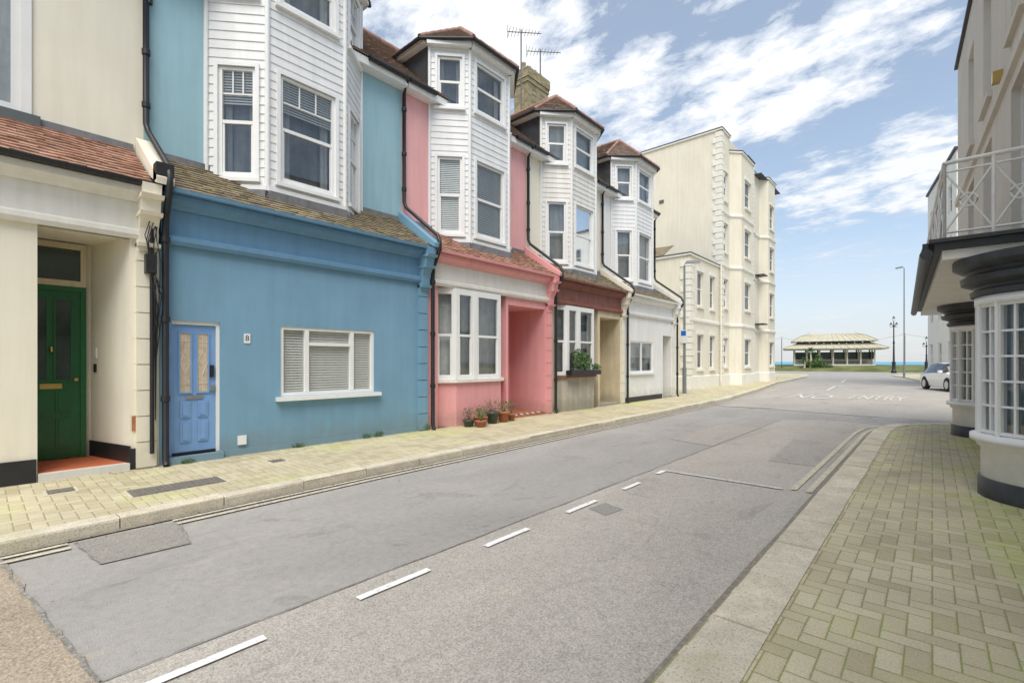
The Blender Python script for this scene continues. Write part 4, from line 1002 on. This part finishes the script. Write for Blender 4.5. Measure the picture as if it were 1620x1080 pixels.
parts = b.finish(); root = parts[0].parent; root.location = (.95, 34.6, 0.02); root.rotation_euler = (0, 0, math.radians(-70))

# ------------------------------------------------------------------ sky, sun, camera
sun_dir = V((.30, -.42, .86)).normalized()
el = math.asin(sun_dir.z); az = math.atan2(sun_dir.x, sun_dir.y)
w = bpy.data.worlds.new('World'); S.world = w; w.use_nodes = True; nt = w.node_tree
for n_ in list(nt.nodes): nt.nodes.remove(n_)
out = N(nt, 'ShaderNodeOutputWorld'); sky = N(nt, 'ShaderNodeTexSky', sky_type='NISHITA'); sky.sun_disc = False; sky.sun_elevation = el; sky.sun_rotation = az
sky.air_density = 1.0; sky.dust_density = .6; sky.ozone_density = 1.0
bg = N(nt, 'ShaderNodeBackground'); bg.inputs[1].default_value = .15; L(nt, sky.outputs[0], bg.inputs[0])
tc = N(nt, 'ShaderNodeTexCoord'); dirv = tc.outputs['Generated']; sx = N(nt, 'ShaderNodeSeparateXYZ'); L(nt, dirv, sx.inputs[0])
zz = math_(nt, 'ADD', math_(nt, 'MAXIMUM', sx.outputs[2], 0.), .14)
cb = N(nt, 'ShaderNodeCombineXYZ'); L(nt, math_(nt, 'DIVIDE', sx.outputs[0], zz), cb.inputs[0]); L(nt, math_(nt, 'DIVIDE', sx.outputs[1], zz), cb.inputs[1])
mp = N(nt, 'ShaderNodeMapping'); mp.inputs['Rotation'].default_value = (0, 0, .35); mp.inputs['Scale'].default_value = (.9, 1.3, 1); mp.inputs['Location'].default_value = (3.1, 1.95, 0); L(nt, cb.outputs[0], mp.inputs[0])
n1 = noise(nt, mp.outputs[0], 1.6, 5, .55, .3); n2 = noise(nt, mp.outputs[0], 8, 8, .65, .2)
cf = math_(nt, 'ADD', math_(nt, 'MULTIPLY', math_(nt, 'SUBTRACT', n1, .5), .9), math_(nt, 'MULTIPLY', math_(nt, 'SUBTRACT', n2, .5), .85))
# cloud banks: compass bearing (deg, 0 = along the street, + = left/west), elevation, angular radius, density
banks = [(34, 27, 9, .26), (26, 27.5, 8, .30), (19, 27, 7.5, .30), (12, 27, 7, .28), (6, 28, 6, .24), (2, 30, 6, .2), (30, 23, 6, .2), (22, 22, 5, .15), (16, 17, 5, .16), (8, 17, 6, .22), (1, 17.5, 6, .24), (-5, 19, 6, .2),
         (48, 36, 12, .28), (60, 40, 14, .30), (38, 36, 7, .14), (75, 45, 16, .2), (18, 36, 3.5, .16), (12, 38, 3.5, .2),
         (6, 10, 5, .1), (16, 10, 5, .1), (120, 40, 25, .25), (-60, 45, 25, .22), (180, 50, 35, .25), (-120, 35, 25, .2)]
bias = None
for a_, e_, r_, amp in banks:
    A_ = math.radians(a_); E_ = math.radians(e_)
    D_ = V((-math.sin(A_)*math.cos(E_), math.cos(A_)*math.cos(E_), math.sin(E_)))
    vm = N(nt, 'ShaderNodeVectorMath', operation='DOT_PRODUCT'); vm.inputs[1].default_value = D_; L(nt, dirv, vm.inputs[0])
    mr = N(nt, 'ShaderNodeMapRange', interpolation_type='SMOOTHSTEP'); L(nt, vm.outputs['Value'], mr.inputs[0])
    mr.inputs[1].default_value = math.cos(math.radians(r_)); mr.inputs[2].default_value = 1.0; mr.inputs[3].default_value = 0; mr.inputs[4].default_value = amp
    bias = mr.outputs[0] if bias is None else math_(nt, 'MAXIMUM', bias, mr.outputs[0])
cf = math_(nt, 'ADD', math_(nt, 'ADD', cf, .34), math_(nt, 'MULTIPLY', bias, 1.15))
cl = ramp(nt, cf, [(.40, g3(0)), (.52, g3(.5)), (.68, g3(.98))])
hz = ramp(nt, sx.outputs[2], [(0, g3(.95)), (.1, g3(.72)), (.25, g3(.42)), (.45, g3(.30)), (1, g3(.25))])
fac = math_(nt, 'MAXIMUM', cl, hz)
cbg = N(nt, 'ShaderNodeBackground'); cbg.inputs[1].default_value = 1.5
hc = ramp(nt, sx.outputs[2], [(0, (.50, .51, .52)), (.10, (.52, .58, .64)), (.25, (.48, .60, .73)), (.6, (.60, .70, .80))])
cc_ = ramp(nt, sx.outputs[2], [(0, (.55, .56, .57)), (.2, (.64, .65, .67)), (.5, (.72, .73, .75))])
L(nt, mixc(nt, cl, hc, cc_), cbg.inputs[0])
mx = N(nt, 'ShaderNodeMixShader'); L(nt, fac, mx.inputs[0]); L(nt, bg.outputs[0], mx.inputs[1]); L(nt, cbg.outputs[0], mx.inputs[2]); L(nt, mx.outputs[0], out.inputs[0])
sl = bpy.data.lights.new('sun', 'SUN'); sl.energy = 3.9; sl.angle = math.radians(45); sl.color = (1, .945, .87)
so = bpy.data.objects.new('sun', sl); so.rotation_euler = sun_dir.to_track_quat('Z', 'Y').to_euler(); COL.objects.link(so)

cam = bpy.data.cameras.new('camera'); co = bpy.data.objects.new('camera', cam); COL.objects.link(co); S.camera = co
cam.sensor_width = 36; cam.lens = 36*750/1620; cam.shift_y = 32/1620; cam.clip_start = .05; cam.clip_end = 30000
co.location = (0, 0, 1.55); co.rotation_euler = (math.radians(90), 0, math.radians(41.56))
S.view_settings.view_transform = 'Standard'; S.view_settings.look = 'None'; S.view_settings.exposure = 0
